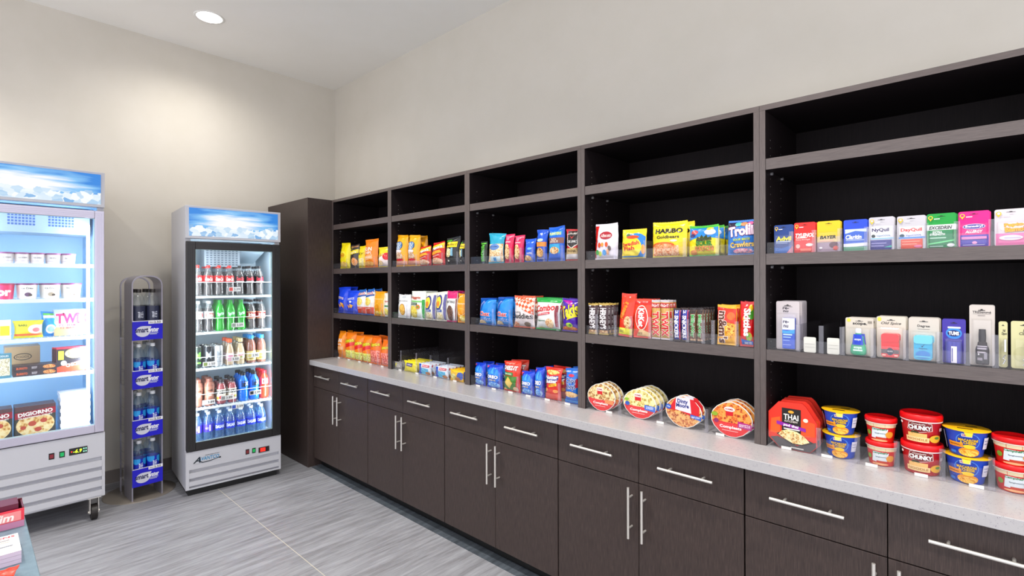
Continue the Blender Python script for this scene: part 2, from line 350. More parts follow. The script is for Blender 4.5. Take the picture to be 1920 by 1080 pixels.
# ---------------------------------------------------------------- packs.  Local frame: front towards -y, base centre at the origin
LAY = .00035
def seal_mesh(w, z0, z1, S, mat, v0, v1, name, parent):
    mb = MB(); n = 24; vs = []
    for j, v in enumerate((v0, (v0 + v1) / 2, v1)):
        for i in range(n + 1):
            u = i / n; p = Vector(S(u, v, 0)); p.y += (.0012 if i % 2 else -.0012) 
            if j == (2 if v1 > .5 else 0): p.z += .0015 if i % 2 else 0
            vs.append(p)
    vb = [Vector(p) + Vector((0, .0016, 0)) for p in vs]; k = n + 1; N = len(vs)
    fs = [(j * k + i, j * k + i + 1, (j + 1) * k + i + 1, (j + 1) * k + i) for j in range(2) for i in range(n)]
    mb.add(vs + vb, fs + [tuple(q + N for q in f[::-1]) for f in fs], mat, True)
    return mb.build(name, parent)
def bag(name, w, h, t, base, els, seed=0, seal=None, top='crimp', pinch=.05, lean=.0, back=None):
    """pillow pack of foil: pouch with puffed faces, ribbed seals as parts"""
    rnd = random.Random(seed); ph = rnd.random() * 50; dip = rnd.uniform(.0, .03) * h; side = rnd.uniform(-.05, .05)
    if pinch >= .04: pinch += .05
    earl, earr = rnd.uniform(.0, .7) * pinch * h, rnd.uniform(.0, .7) * pinch * h; cw = rnd.uniform(.3, 1) * (1 if pinch > .03 else .35)
    v_lo, v_hi = .045, .945
    def S0(u, v, sgn, lay):
        c = 2 * u - 1; q = min(1, max(0, (v - v_lo) / (v_hi - v_lo)))
        th = t / 2 * (max(0, 1 - abs(c) ** 3)) ** .8 * (max(0, math.sin(PI * q)) ** .55)
        th += .0036 * (noise.noise(Vector((u * 5 + ph, v * 7, sgn * 3))) + .5 * noise.noise(Vector((u * 13 + ph, v * 15, 5)))) * (1 if 0 < q < 1 else 0)
        x = c * w / 2 * (1 - pinch * math.sin(PI * min(1, q * 1.04)) ** .7 + (pinch * .35 * max(0, v - .88) / .12)) + side * w * max(0, v - .55)
        z = v * h
        if v > .72: z -= ((1 - u) ** 2 * earr + u ** 2 * earl + dip * math.sin(PI * u)) * ((v - .72) / .28)
        yy = -sgn * th
        yy += (.45 * h * cw * (u - .5) * math.sin(ph) + .10 * h * cw * math.sin(u * 7 + ph)) * max(0, v - .74) + lean * v * h
        return (x, yy - sgn * ((lay * LAY + .0009) if lay else 0), z)
    S = lambda u, v, lay: S0(u, v, 1, lay)
    mb = MB(); nu, nv = (18, 24) if max(w, h) > .1 and w > .05 else (10, 24); vs = []; k = nu + 1
    for sgn in (1, -1):
        for j in range(nv + 1):
            for i in range(nu + 1): vs.append(S0(i / nu, v_lo + (v_hi - v_lo) * j / nv, sgn, 0))
    N = k * (nv + 1)
    fs = [(j * k + i, j * k + i + 1, (j + 1) * k + i + 1, (j + 1) * k + i) for j in range(nv) for i in range(nu)]
    mb.add(vs[:N], fs, foil(base), True); mb.add(vs[N:], [f[::-1] for f in fs], foil(back or base), True)
    for (i0) in (0, nu):
        a = [vs[j * k + i0] for j in range(nv + 1)]; b = [vs[N + j * k + i0] for j in range(nv + 1)]
        mb.add(a + b, [(j, j + 1, nv + 2 + j, nv + 1 + j) for j in range(nv)], foil(base), True)
    art(mb, S, els, nu, nv, h / w, clip=(.015, .985, v_lo + .002, v_hi - .002))
    o = mb.build(name); sm = foil(seal or base)
    seal_mesh(w, 0, 0, S, sm, v_hi, 1.0, 'top_seal', o); seal_mesh(w, 0, 0, S, sm, 0.0, v_lo, 'bottom_seal', o)
    return o
def carton(name, w, h, d, base, els, side=None, top=None, flap=None):
    mb = MB(); y0 = -d / 2
    x0, x1 = -w / 2, w / 2
    V = [(x0, y0, 0), (x1, y0, 0), (x1, y0, h), (x0, y0, h), (x0, -y0, 0), (x1, -y0, 0), (x1, -y0, h), (x0, -y0, h)]
    mb.add(V, [(0, 1, 2, 3)], ink(base)); mb.add(V, [(1, 5, 6, 2), (4, 0, 3, 7), (5, 4, 7, 6), (0, 4, 5, 1)], ink(side or base)); mb.add(V, [(3, 2, 6, 7)], ink(top or side or base))
    art(mb, lambda u, v, l: ((u - .5) * w, y0 - l * LAY, v * h), els, aspect=h / w, cut=False)
    o = mb.build(name)
    if flap:
        m2 = MB(); m2.box(x0 * .97, x1 * .97, y0 - .0012 - .0004 * (len(els) + 3), y0 - .0008, h * .90, h + .001, ink(flap)); m2.build('tuck_flap', o)
    return o
def rrect(w, h, r, z0=0, n=4, bottom=True):
    pts = []
    for cx, cz, a in ((w / 2 - r, z0 + r, -PI / 2), (w / 2 - r, z0 + h - r, 0), (-w / 2 + r, z0 + h - r, PI / 2), (-w / 2 + r, z0 + r, PI)):
        for i in range(n + 1): pts.append((cx + r * math.cos(a + PI / 2 * i / n), cz + r * math.sin(a + PI / 2 * i / n)))
    return pts
def blister(name, w, h, base, els, bub=(.08, .06, .92, .70), bd=.02, inner=None, bubmat=None, d=.0016):
    """printed hang card with a clear blister over the product"""
    mb = MB(); y0 = -d / 2; mb.prism(rrect(w, h, .006), y0, -y0, ink(base))
    hole = [('p', [(.36, .905), (.64, .905), (.64, .915), (.56, .917), (.53, .932), (.47, .932), (.44, .917), (.36, .915)], ink('#1c1416'))]
    art(mb, lambda u, v, l: ((u - .5) * w, y0 - l * LAY, v * h), els + hole, aspect=h / w, cut=False)
    o = mb.build(name)
    if inner: inner(o, w, h, y0 - .0005 * (len(els) + 4))
    u0, v0, u1, v1 = bub; mb = MB(); x0, x1, z0, z1 = (u0 - .5) * w, (u1 - .5) * w, v0 * h, v1 * h; ya = y0 - .0005 * (len(els) + 4); yb = ya - bd; k = .004
    V = [(x0, ya, z0), (x1, ya, z0), (x1, ya, z1), (x0, ya, z1), (x0 + k, yb, z0 + k), (x1 - k, yb, z0 + k), (x1 - k, yb, z1 - k), (x0 + k, yb, z1 - k)]
    mb.add(V, [(4, 5, 6, 7), (0, 1, 5, 4), (1, 2, 6, 5), (2, 3, 7, 6), (3, 0, 4, 7)], bubmat or clear((1, 1, 1), .06, .02))
    mb.build('blister', o, bevel=.002)
    return o
def shaped_tray(name, w, h, d, outline, base, els, rim='#e8e4de', body='#ddd8d2'):
    """sleeved meal tray standing on its edge: front card, deep bowl behind"""
    pts = [((u - .5) * w, v * h) for u, v in outline]; mb = MB(); y0 = -d / 2
    mb.prism(pts, y0, y0 + .004, ink(rim)); 
    art(mb, lambda u, v, l: ((u - .5) * w, y0 - l * LAY, v * h), els, aspect=h / w, cut=False)
    o = mb.build(name)
    b = MB(); n = len(pts); cx, cz = 0, h * .5
    rings = []
    for f, y in ((.97, y0 + .004), (.93, y0 + .006), (.80, -y0 * .9), (.72, -y0)):
        rings.append([(cx + p[0] * f, y, cz + (p[1] - cz) * f) for p in pts])
    vs = [p for r_ in rings for p in r_]
    fs = [(j * n + i, (j + 1) * n + i, (j + 1) * n + (i + 1) % n, j * n + (i + 1) % n) for j in range(3) for i in range(n)] + [tuple(range(3 * n, 4 * n))[::-1]]
    b.add(vs, fs, ink(body), False); b.build('bowl', o)
    return o
def cyl_S(prof, z0, z1, off=.0):
    """surface map for a tapered round wall: u 0..1 covers the front half, v 0..1 from z0 to z1"""
    def rad(z):
        for (r0, a), (r1, b) in zip(prof[:-1], prof[1:]):
            if a <= z <= b or b <= z <= a: return r0 + (r1 - r0) * ((z - a) / (b - a) if b != a else 0)
        return prof[-1][0]
    def S(u, v, l):
        z = z0 + (z1 - z0) * v; a = -PI / 2 + (u - .5) * PI; r = rad(z) + off + l * LAY
        return (r * math.cos(a), r * math.sin(a), z)
    return S
def cup(name, r_top, r_bot, h, wall, els, lid='#e0101c', lidh=.010, rimc=None, film=None, lid_els=None, overhang=.003, inset=True):
    mb = MB(); prof = [(r_bot * .96, 0), (r_bot, .003), (r_top, h)]
    mb.lathe(prof, ink(wall), 32)
    art(mb, cyl_S(prof, 0, h), els, 12, 4, h / (PI * r_top / 2 * 1.6), clip=(0, 1, .02, .97))
    o = mb.build(name); l = MB(); R0 = r_top + overhang
    if film:   # flat peel film with a small pull tab
        l.lathe([(R0 - .001, h), (R0 + .0015, h + .0015), (R0, h + .003), (R0 * .3, h + .0034), (.0001, h + .0034)], ink(lid), 32)
        l.add([(-.012, -R0 * .97, h + .001), (.012, -R0 * .97, h + .001), (.007, -R0 - .010, h - .011), (-.007, -R0 - .010, h - .011)], [(0, 1, 2, 3)], ink(lid))
        art(l, lambda u, v, k: ((u - .5) * 2 * R0, (v - .5) * 2 * R0, h + .0036 + k * LAY), lid_els or [], cut=False)
        l.build('film_lid', o)
    else:
        l.lathe([(R0 - .002, h - .004), (R0, h - .003), (R0 + .0006, h + lidh * .6), (R0 - .001, h + lidh), (R0 - .006, h + lidh + .001), (R0 - .009, h + lidh - .003), (.0001, h + lidh - .003)], ink(lid), 36)
        if rimc: l.lathe([(r_top + .001, h - .0075), (r_top + .0022, h - .0075), (r_top + .0022, h - .004), (r_top + .001, h - .004)], ink(rimc), 36)
        l.build('lid', o)
    return o

# bottles: profile as fractions of (radius, height)
COKE = [(.80, 0), (.96, .02), (1, .07), (.97, .20), (.86, .30), (.93, .38), (1, .42), (1, .62), (.94, .68), (.66, .80), (.40, .88), (.36, .93)]
WATER = [(.82, 0), (.97, .02), (1, .06), (.95, .14), (1, .22), (1, .62), (.97, .68), (.80, .78), (.45, .88), (.36, .93)]
SPORT = [(.85, 0), (1, .03), (1, .30), (.88, .40), (1, .50), (1, .66), (.84, .76), (.50, .86), (.46, .92)]
JUICE = [(.88, 0), (1, .02), (1, .60), (.94, .68), (.70, .80), (.52, .86), (.50, .90)]
SHAKE = [(.86, 0), (1, .03), (.98, .20), (.84, .40), (.96, .60), (1, .74), (.86, .84), (.60, .88), (.58, .90)]
GLASSB = [(.88, 0), (1, .02), (1, .50), (.94, .58), (.66, .72), (.55, .80), (.54, .88)]
SMART = [(.84, 0), (.98, .02), (1, .05), (1, .66), (.96, .74), (.80, .83), (.44, .90), (.36, .94)]
def bottle(name, r, h, prof, body, cap, lab=None, liquid=None, fill=.82, capr=.40, els=None, neck=None):
    """body shell, liquid inside, wrap label with print, screw cap"""
    P_ = [(a * r, b * h) for a, b in prof]; top = P_[-1][1]
    mb = MB(); mb.lathe(P_, body, 20, closed=False); mb.add([(P_[0][0] * math.cos(2 * PI * i / 20), P_[0][0] * math.sin(2 * PI * i / 20), 0) for i in range(20)], [tuple(range(20))[::-1]], body)
    o = mb.build(name)
    if liquid:
        q = MB(); pr = [(max(.001, a - .0012), b) for a, b in P_ if b <= fill * h]; 
        nx = [p for p in P_ if p[1] > fill * h]
        if nx and pr:
            a0 = pr[-1]; a1 = nx[0]; f = (fill * h - a0[1]) / (a1[1] - a0[1]); pr.append((a0[0] + (a1[0] - .0012 - a0[0]) * f, fill * h))
        pr[0] = (pr[0][0], .0015); q.lathe(pr, liquid, 20); q.build('drink', o)
    if lab:
        z0, z1, lc, le = lab; z0 *= h; z1 *= h; l = MB(); sub = [(a + .0006, b) for a, b in P_]
        S = cyl_S(sub, z0, z1)
        zs = sorted({z0, z1} | {b for a, b in P_ if z0 < b < z1}); ps = []
        for z in zs:
            p = S(.5, (z - z0) / (z1 - z0), 0); ps.append((abs(p[1]), z))
        l.lathe(ps, as_mat(lc) if not isinstance(lc, str) else ink(lc), 20, closed=False)
        art(l, S, le, 8, 3, (z1 - z0) / (PI * r), clip=(0, 1, 0, 1)); l.build('label', o)
    c = MB(); cr = capr * r; ch = h - top + .004
    n = 20; c.lathe([(cr, top - .004), (cr * 1.03, top), (cr, h - .001), (cr * .93, h)], ink(cap), n)
    c.build('cap', o)
    return o
def can(name, r, h, base, els):
    mb = MB(); prof = [(r * .80, 0), (r * .86, .004), (r, .012), (r, h - .014), (r * .84, h - .003)]
    mb.lathe(prof, flat(base, .3, .5), 20); art(mb, cyl_S([(r, 0), (r, h)], .012, h - .014), els, 8, 3, h / (PI * r)); o = mb.build(name)
    l = MB(); l.lathe([(r * .84, h - .003), (r * .86, h), (r * .80, h), (r * .78, h - .005), (.001, h - .005)], CHROME, 20, closed=False); l.box(-.006, .006, -.012, .006, h - .004, h - .002, CHROME); l.build('can_top', o)
    return o

# ---------------------------------------------------------------- pack designs (w, h in metres -> object)
CHIPS = ('#8a5a12', '#e0a634', '#f6d879'); NOOD = ('#7c4a16', '#e7b45e', '#fbe7b0'); PASTA = ('#8d7a2c', '#dcc069', '#f4e6a8')
STEW = ('#6d2c14', '#c9682f', '#e9b36a'); SPAG = ('#7d1f0c', '#d8601c', '#f0a04a'); NUTS = ('#6b3d1a', '#c98a4d', '#efd0a0'); CHEETO = ('#7d6a08', '#cfd228', '#f4f08a')
HOTC = ('#7c0f0a', '#d8362a', '#f3a08e'); GUM = ('#c0202a', '#f09030', '#a8c83a'); CHOC = ('#1c0f0c', '#4a2b22', '#7d5a49')
DES = {}
def D(name):
    def deco(f): DES[name] = f; return f
    return deco
def simple_bag(key, obj, t, base, els, **kw):
    DES[key] = lambda w, h, s=0: bag(obj, w, h, t, base, els, seed=hash_(key) + s, **kw)
def hash_(s): return sum(ord(c) * (i + 3) for i, c in enumerate(s)) % 997
# corner bay, upper shelf
simple_bag('lays_y', 'chip_bag', .06, '#f2dc18', [E(.45, .52, .34, .13, '#f8e94a'), E(.42, .5, .27, .10, '#e8b41c'), T("Lay's", .42, .50, .42, .09, '#c81e1e'), E(.5, .16, .36, .10, food(*CHIPS, 55))])
simple_bag('ruf_dark', 'chip_bag', .06, '#3a3230', [Pg([(0, .5), (1, .62), (1, .78), (0, .66)], '#e6cf20'), T("Lay's", .5, .63, .7, .11, '#f5e9e0', rot=.1), E(.66, .26, .3, .16, food('#a34a12', '#e8883a', '#f5b878', 50)), R(.05, .86, .95, .94, '#a87850')])
simple_bag('lays_k', 'chip_bag', .06, '#eed21a', [T("LKY", .5, .6, .8, .10, '#5e4a10'), R(.1, .1, .9, .42, food('#c9a320', '#f0d860', '#f8efb0', 70))])
simple_bag('sun', 'chip_bag', .07, '#f08312', [T('SUN', .42, .62, .62, .12, '#fbeedd', bold=.03), T('CHIPS', .42, .49, .6, .09, '#fbeedd', bold=.02), Pg([(.06, .22), (.8, .30), (.8, .44), (.06, .38)], '#f6b276'), T('HARVEST', .42, .34, .58, .05, '#fdf3e6'), E(.45, .13, .36, .09, food('#9c4a0c', '#e08a28', '#f6c066', 60))])
simple_bag('frito', 'chip_bag', .06, '#e8d41e', [R(0, .02, 1, .42, '#f0dcd8'), Pg([(0, .40), (1, .62), (1, .44), (0, .28)], '#f4f1ea'), E(.86, .5, .26, .17, '#d81418'), T("Lay's", .4, .56, .62, .09, '#c82418', rot=.18, out='#ffffff'), E(.3, .2, .28, .12, food('#b0522a', '#ecc070', '#fbe9c0', 60))])
# corner bay, middle shelf
simple_bag('dor_blue', 'chip_bag', .07, '#1641d6', [T('TOSTITOS', .42, .56, .62, .08, '#eef0fa', rot=-.1, out='#b02038'), Pg([(.25, .36), (.5, .28), (.36, .20)], '#f0a63a'), Pg([(.42, .40), (.72, .36), (.58, .22)], '#f0b04a'), Pg([(.52, .30), (.76, .32), (.70, .17)], '#d98c28')])
simple_bag('dor_blue2', 'chip_bag', .07, '#1a45dc', [T('TOSTITOS', .5, .62, .62, .09, '#eef0fa', rot=.12), E(.55, .50, .12, .04, '#e8ecfa'), Pg([(.25, .38), (.5, .30), (.36, .20)], '#f0a63a'), Pg([(.42, .42), (.78, .36), (.58, .22)], '#f0b04a')])
simple_bag('ruffles', 'chip_bag', .07, '#f2efe8', [R(0, .86, 1, 1, '#2a62b8'), R(0, .02, 1, .30, '#d8421c'), Pg([(0, .62), (1, .72), (1, .78), (0, .70)], '#2a5aa8'), T('RUFFLES', .5, .80, .86, .10, '#d0202c', rot=.12, out='#ffffff'), E(.5, .5, .34, .15, food('#c08a18', '#ecc53c', '#f8e58a', 55)), T('ORIGINAL', .5, .25, .6, .05, '#f7dcd0', rot=.1)], seal='#2f6fc4')
simple_bag('pop_o', 'snack_pouch', .05, '#f0a212', [R(.0, .02, .05, .98, '#f7e9c8'), R(.95, .02, 1, .98, '#f7e9c8'), T('Popcorners', .5, .68, .72, .06, '#fbe7a0'), E(.48, .40, .24, .11, '#f2b32c'), E(.48, .38, .2, .09, '#e8920c'), E(.4, .12, .2, .08, food(*CHIPS, 60)), E(.72, .12, .16, .07, '#f4d628')], pinch=.02)
simple_bag('veg_w', 'snack_pouch', .05, '#eeeadf', [R(.1, .4, .9, .46, '#2f7d3a'), E(.5, .2, .4, .14, food('#c2a012', '#ecd23a', '#f8ee8c', 60)), T('Veggie', .5, .62, .7, .08, '#c2382a')])
# corner bay, counter
simple_bag('sun2', 'chip_bag', .07, '#ee8a14', [T('SUN', .4, .62, .7, .12, '#fbeedd', bold=.03), Pg([(.06, .26), (.9, .30), (.9, .42), (.06, .40)], '#f6b276'), T('CHIPS', .42, .48, .6, .07, '#fbeedd')])
simple_bag('cheetos', 'chip_bag', .07, '#f07d16', [Pg([(0, .36), (1, .52), (1, .64), (0, .50)], '#d8201a'), R(0, .02, 1, .34, food(*CHEETO, 50)), T('Cheetos', .5, .68, .9, .13, '#f4e422', rot=.15, bold=.03, out='#14100c')])
simple_bag('cheetos_r', 'chip_bag', .07, '#f0701a', [R(.04, .02, .96, .50, food(*HOTC, 50)), T('Cheetos', .5, .70, .88, .13, '#f4d822', rot=.12, bold=.03, out='#14100c')])
# second bay
simple_bag('roldgold', 'pretzel_bag', .07, '#f1a911', [E(.4, .64, .36, .14, '#16305c'), E(.4, .64, .33, .125, '#2e6ea8'), T('ROLD\nGOLD', .4, .64, .48, .20, '#f2f1ea', bold=.02), E(.4, .46, .34, .06, '#e6dada'), E(.45, .30, .34, .14, food('#5c2c14', '#b8845c', '#dccab0', 50)), R(0, .02, 1, .16, '#e29a7c'), E(.5, .2, .3, .04, '#d01e2c')])
simple_bag('plain_o', 'pretzel_bag', .07, '#f09a10', [E(.4, .64, .36, .14, '#2e6ea8')])
simple_bag('fritos', 'chip_bag', .07, '#cc1818', [Pg([(0, .8), (1, .95), (1, .70), (0, .60)], '#e9c622'), T('Fritos', .48, .70, .86, .13, '#f6f2ee', rot=.26, bold=.03, out='#5a1438'), Pg([(0, .36), (.9, .52), (.8, .62), (0, .50)], '#f39a1c'), T('ORIGINAL', .5, .38, .6, .05, '#f7d8c8', rot=.2), E(.5, .16, .44, .14, food('#c26a38', '#f0a870', '#fbd6b8', 60))])
simple_bag('smartfood', 'popcorn_bag', .07, '#16181a', [R(.12, .60, .92, .80, '#f4d316'), T('Smartfood', .52, .70, .74, .09, '#12120e', shear=.2), E(.3, .42, .3, .16, food('#8a7228', '#d8c070', '#f5ecc4', 50)), R(.55, .30, .72, .58, '#7fb0c8'), E(.3, .86, .3, .05, '#4f9a2a'), E(.3, .14, .06, .03, '#d8d4c8')])
simple_bag('mango', 'snack_pouch', .045, '#eeecec', [E(.5, .90, .16, .05, '#c2c6cc'), T('MADE IN NATURE', .5, .72, .7, .04, '#55504c'), E(.48, .36, .22, .24, '#c98a18', 20), E(.48, .36, .18, .20, food('#b86f0c', '#e6a726', '#f4c968', 70))], pinch=.0)
simple_bag('veggie', 'snack_pouch', .06, '#e9eee2', [R(0, .60, 1, .66, '#7cbf6a'), R(.88, .02, 1, .70, '#109a30'), T('Veggie', .42, .76, .7, .12, '#c03c1e', bold=.02, shear=.2), R(.16, .50, .62, .58, '#123c22'), T('ORGANIC', .39, .54, .36, .04, '#dfeee0'), E(.34, .26, .28, .22, food('#a88408', '#e6c51c', '#f6e878', 60)), E(.68, .44, .13, .08, '#e08230'), E(.68, .44, .07, .04, '#7a9a2c')], pinch=.02)
simple_bag('booty', 'snack_pouch', .06, '#f1ecd8', [E(.42, .62, .36, .27, '#3b3f86'), E(.40, .62, .27, .20, '#f0d63c'), E(.40, .56, .16, .10, '#e08a2a'), R(.04, .30, .76, .38, '#30519a'), T('BOOTY', .4, .34, .5, .05, '#f3f1e8'), E(.5, .14, .3, .12, food('#b89a4a', '#e6d48c', '#f7efcc', 55)), R(.86, .04, 1, .9, '#5a5796')])
simple_bag('thins', 'snack_pouch', .05, '#efeeec', [R(0, .75, 1, 1, '#d1126c'), T('BARKTHINS', .46, .64, .86, .08, '#3c3a3c'), E(.5, .28, .30, .25, food(*CHOC, 45)), R(.93, .02, 1, .74, '#7c4a4a')], seal='#d1126c', pinch=.01)
simple_bag('popn', 'snack_pouch', .05, '#f39d10', [E(.6, .6, .52, .36, '#f6ecc8'), E(.62, .6, .50, .345, '#f39d10'), T('Popcorners', .56, .64, .72, .07, '#fdf1c8'), E(.6, .40, .34, .10, '#f3b840'), E(.6, .385, .34, .09, '#f39d10'), E(.7, .14, .28, .11, food('#c8960c', '#f2d22a', '#faf0a8', 55))], pinch=.01)
# third bay, upper
simple_bag('pist', 'snack_stick', .03, '#12240f', [T('PISTACHIOS', .5, .5, .10, 1.0 * .0 + .8, '#5ec83a')])
DES['pist'] = lambda w, h, s=0: bag('pistachio_pack', w, h, .03, '#12240f', [T('PISTACHIOS', .5, .46, (h * .72) / w, w * .42 / h, '#5fce3c', rot=-PI / 2, bold=.03), R(.1, .86, .9, .93, '#4fae2c')], seed=3)
simple_bag('trail', 'nut_bag', .05, '#1f9fbe', [R(0, .02, 1, .62, food('#9a5a24', '#dca85c', '#f3e3c0', 60)), E(.5, .52, .34, .10, '#5d86c4'), T('Nuts & Honey', .5, .53, .55, .06, '#20336c'), R(.2, .06, .86, .22, '#cfe2e4'), R(.42, .02, .62, .18, '#3e8fd0')])
simple_bag('pinknut', 'nut_bag', .05, '#e01f58', [E(.45, .38, .32, .26, food(*NUTS, 45)), Pg([(.1, .94), (.9, .94), (.5, .74)], '#f0708e'), T('ALMONDS', .5, .70, .6, .05, '#fbe3e8')])
simple_bag('planters_s', 'nut_bag', .045, '#1457cf', [T('PLANTERS', .6, .36, .5, .07, '#f2f0e0'), E(.4, .16, .36, .12, food(*NUTS, 60)), E(.62, .55, .2, .05, '#6fb4e6')])
simple_bag('planters_m', 'nut_bag', .05, '#1650c4', [E(.5, .66, .3, .05, '#9cc7ea'), T('PLANTERS', .5, .66, .5, .05, '#f7ec6c'), R(.02, .46, .98, .60, '#e58626'), E(.5, .28, .34, .15, food('#5c3512', '#b87a34', '#e2b878', 55)), T('PEANUTS', .5, .10, .6, .04, '#dce6f8')])
simple_bag('planters_l', 'nut_bag', .05, '#1760d2', [Pg([(.04, .70), (.9, .74), (.9, .86), (.04, .82)], '#1d8fc6'), T('PLANTERS', .48, .78, .74, .08, '#f6e84e', bold=.02), R(.0, .50, 1, .66, '#7c5148'), T('NUTS &\nCHOCOLATE', .45, .58, .55, .12, '#f0e6dc'), R(.15, .22, .82, .48, '#2a9ccc'), E(.48, .30, .3, .10, food(*NUTS, 55))])
simple_bag('jerky', 'jerky_bag', .04, '#c81f22', [R(.18, .74, .86, .96, '#3a2c2a'), Pg([(.12, .84), (.92, .84), (.92, .48), (.52, .36), (.12, .48)], '#e8ddd2'), Pg([(.16, .82), (.88, .82), (.88, .50), (.52, .39), (.16, .50)], '#241c1c'), Pg([(.36, .78), (.52, .66), (.68, .78), (.52, .70)], '#d02a26'), T("JACK LINK'S", .5, .57, .86, .09, '#f4f1ee', bold=.02), R(0, .20, 1, .38, '#c2a264'), T('ORIGINAL', .5, .29, .72, .07, '#2b2116', bold=.02), R(0, .02, 1, .20, '#d9d2d4')])
# third bay, middle
simple_bag('chex', 'snack_mix_bag', .07, '#1a86dc', [Pg([(0, .96), (.5, .96), (.16, .30), (0, .2)], '#0d4fae'), T('TRADITIONAL', .20, .66, .60, .04, '#cfe6fa', rot=1.1), T('Chex', .48, .40, .60, .15, '#d4362a', bold=.03, out='#fdfdfb'), T('mix', .50, .22, .56, .11, '#1c73cf', bold=.03, out='#e8f4fd'), E(.25, .09, .26, .09, food('#a5682c', '#e2bd80', '#f6e6c2', 60))], seal='#0d4fae')
simple_bag('muddy', 'snack_mix_bag', .07, '#e2d6d4', [Pg([(0, 1), (1, 1), (1, .40), (0, .76)], checker('#d8501c', '#ecd2c4', 55)), T('Buddies', .5, .36, .94, .15, '#161214', bold=.02), T('muddy', .3, .47, .4, .05, '#5e5452'), E(.18, .10, .16, .08, food('#9a3c16', '#d67844', '#eec0a0', 60)), E(.74, .12, .15, .07, '#6d5a48')], seal='#d8603c')
simple_bag('combos', 'snack_mix_bag', .065, '#e9e9e6', [R(0, .84, 1, 1, '#0f9a3c'), T('Combos', .5, .66, .92, .19, '#d01c24', rot=.10, bold=.03), Pg([(.06, .40), (.7, .48), (.7, .55), (.06, .46)], '#c8243a'), T('BAKED SNACKS', .38, .475, .54, .035, '#fbe7e6', rot=.08), T('Pepperoni', .3, .27, .38, .06, '#1f6a40'), E(.66, .20, .16, .14, food('#a8501c', '#e4a05c', '#f7dcb2', 60)), E(.28, .06, .12, .03, '#d8dc9a'), R(.88, .1, .97, .72, '#8a1830')], seal='#0f9a3c')
simple_bag('takis', 'snack_mix_bag', .065, '#4a1aa6', [Pg([(0, .95), (.5, .99), (.9, .7), (.4, .84)], '#a81a9e'), T('Takis', .54, .62, .98, .34, '#f2e41a', rot=.28, bold=.035, out='#2a0c5c'), Pg([(.4, .34), (.98, .46), (.9, .52), (.5, .42)], '#e8d81c'), E(.5, .09, .44, .08, food('#8c1408', '#e05a1c', '#f6a04a', 60)), E(.55, .20, .2, .07, '#b4d83a'), E(.62, .20, .08, .04, '#3c8a1c')])
# third bay, counter
simple_bag('oreo', 'cookie_bag', .06, '#1740c8', [E(.5, .52, .46, .34, '#1c6fe0'), Pg([(.36, .60), (.5, .92), (.60, .60)], '#4aa6ee'), Pg([(.12, .56), (.3, .84), (.44, .55)], '#2a8ae6'), Pg([(.60, .56), (.78, .84), (.9, .52)], '#2a8ae6'), T('OREO', .5, .48, .68, .12, '#f6f8fc', bold=.045, out='#12318c'), T('mini', .52, .35, .42, .07, '#f2e6ae', out='#1b4cae'), E(.55, .15, .38, .12, food('#1f5fd0', '#4a9cf0', '#9fd0f6', 50)), Pg([(.02, .94), (.22, .94), (.04, .82)], '#e05a8c')])
simple_bag('cheezit', 'cracker_bag', .06, '#d8351e', [T('Original', .4, .92, .5, .05, '#f6c8b2'), T('CHEEZ-IT', .46, .76, .86, .13, '#fdfaf3', bold=.045, out='#3a1410'), R(.02, .52, .70, .62, '#2b7c34'), T('CRACKERS', .38, .565, .5, .05, '#dff2d8'), Pg([(0, .02), (.78, .02), (.9, .5), (0, .5)], '#3e7c22'), Pg([(.42, .10), (.68, .29), (.42, .48), (.14, .29)], '#e8bc4c'), Pg([(.42, .14), (.62, .29), (.42, .44), (.20, .29)], '#f0cd66'), E(.14, .06, .1, .04, '#ecc458'), E(.8, .1, .14, .08, '#e6c29c')])
simple_bag('nutter', 'cookie_bag', .06, '#df2e1c', [E(.5, .84, .40, .08, food('#a85410', '#ea9c34', '#f8ca78', 50)), Pg([(.06, .50), (.92, .62), (.9, .74), (.08, .66)], '#2c2a86'), T('Nutter', .5, .67, .80, .10, '#fbfaf6', rot=.08, bold=.035, out='#2c2a86'), T('Butter', .5, .56, .74, .10, '#fbfaf6', rot=.08, bold=.035, out='#2c2a86'), Pg([(.36, .38), (.86, .44), (.84, .52), (.38, .46)], '#f6c012'), T('BITES', .6, .45, .36, .05, '#b0301a', rot=.1), E(.16, .30, .12, .05, '#f09a4a'), E(.78, .28, .13, .05, '#f09a4a'), R(0, .02, 1, .20, '#ea5a48')])
simple_bag('chips', 'cookie_bag', .06, '#1a6cd0', [T('NABISCO', .24, .90, .36, .05, '#e7eefb'), E(.52, .78, .2, .045, '#d8304a'), T('Chips', .52, .62, .72, .15, '#12387c', rot=.06, bold=.04, out='#fafafa'), T('Ahoy!', .50, .46, .72, .16, '#12387c', rot=.06, bold=.04, out='#fafafa'), R(.86, .46, 1, .70, '#c8283c'), E(.5, .26, .46, .08, food('#8c5a20', '#e0ab60', '#f2d09c', 60)), R(.0, .02, 1, .10, '#3c9ae6')])
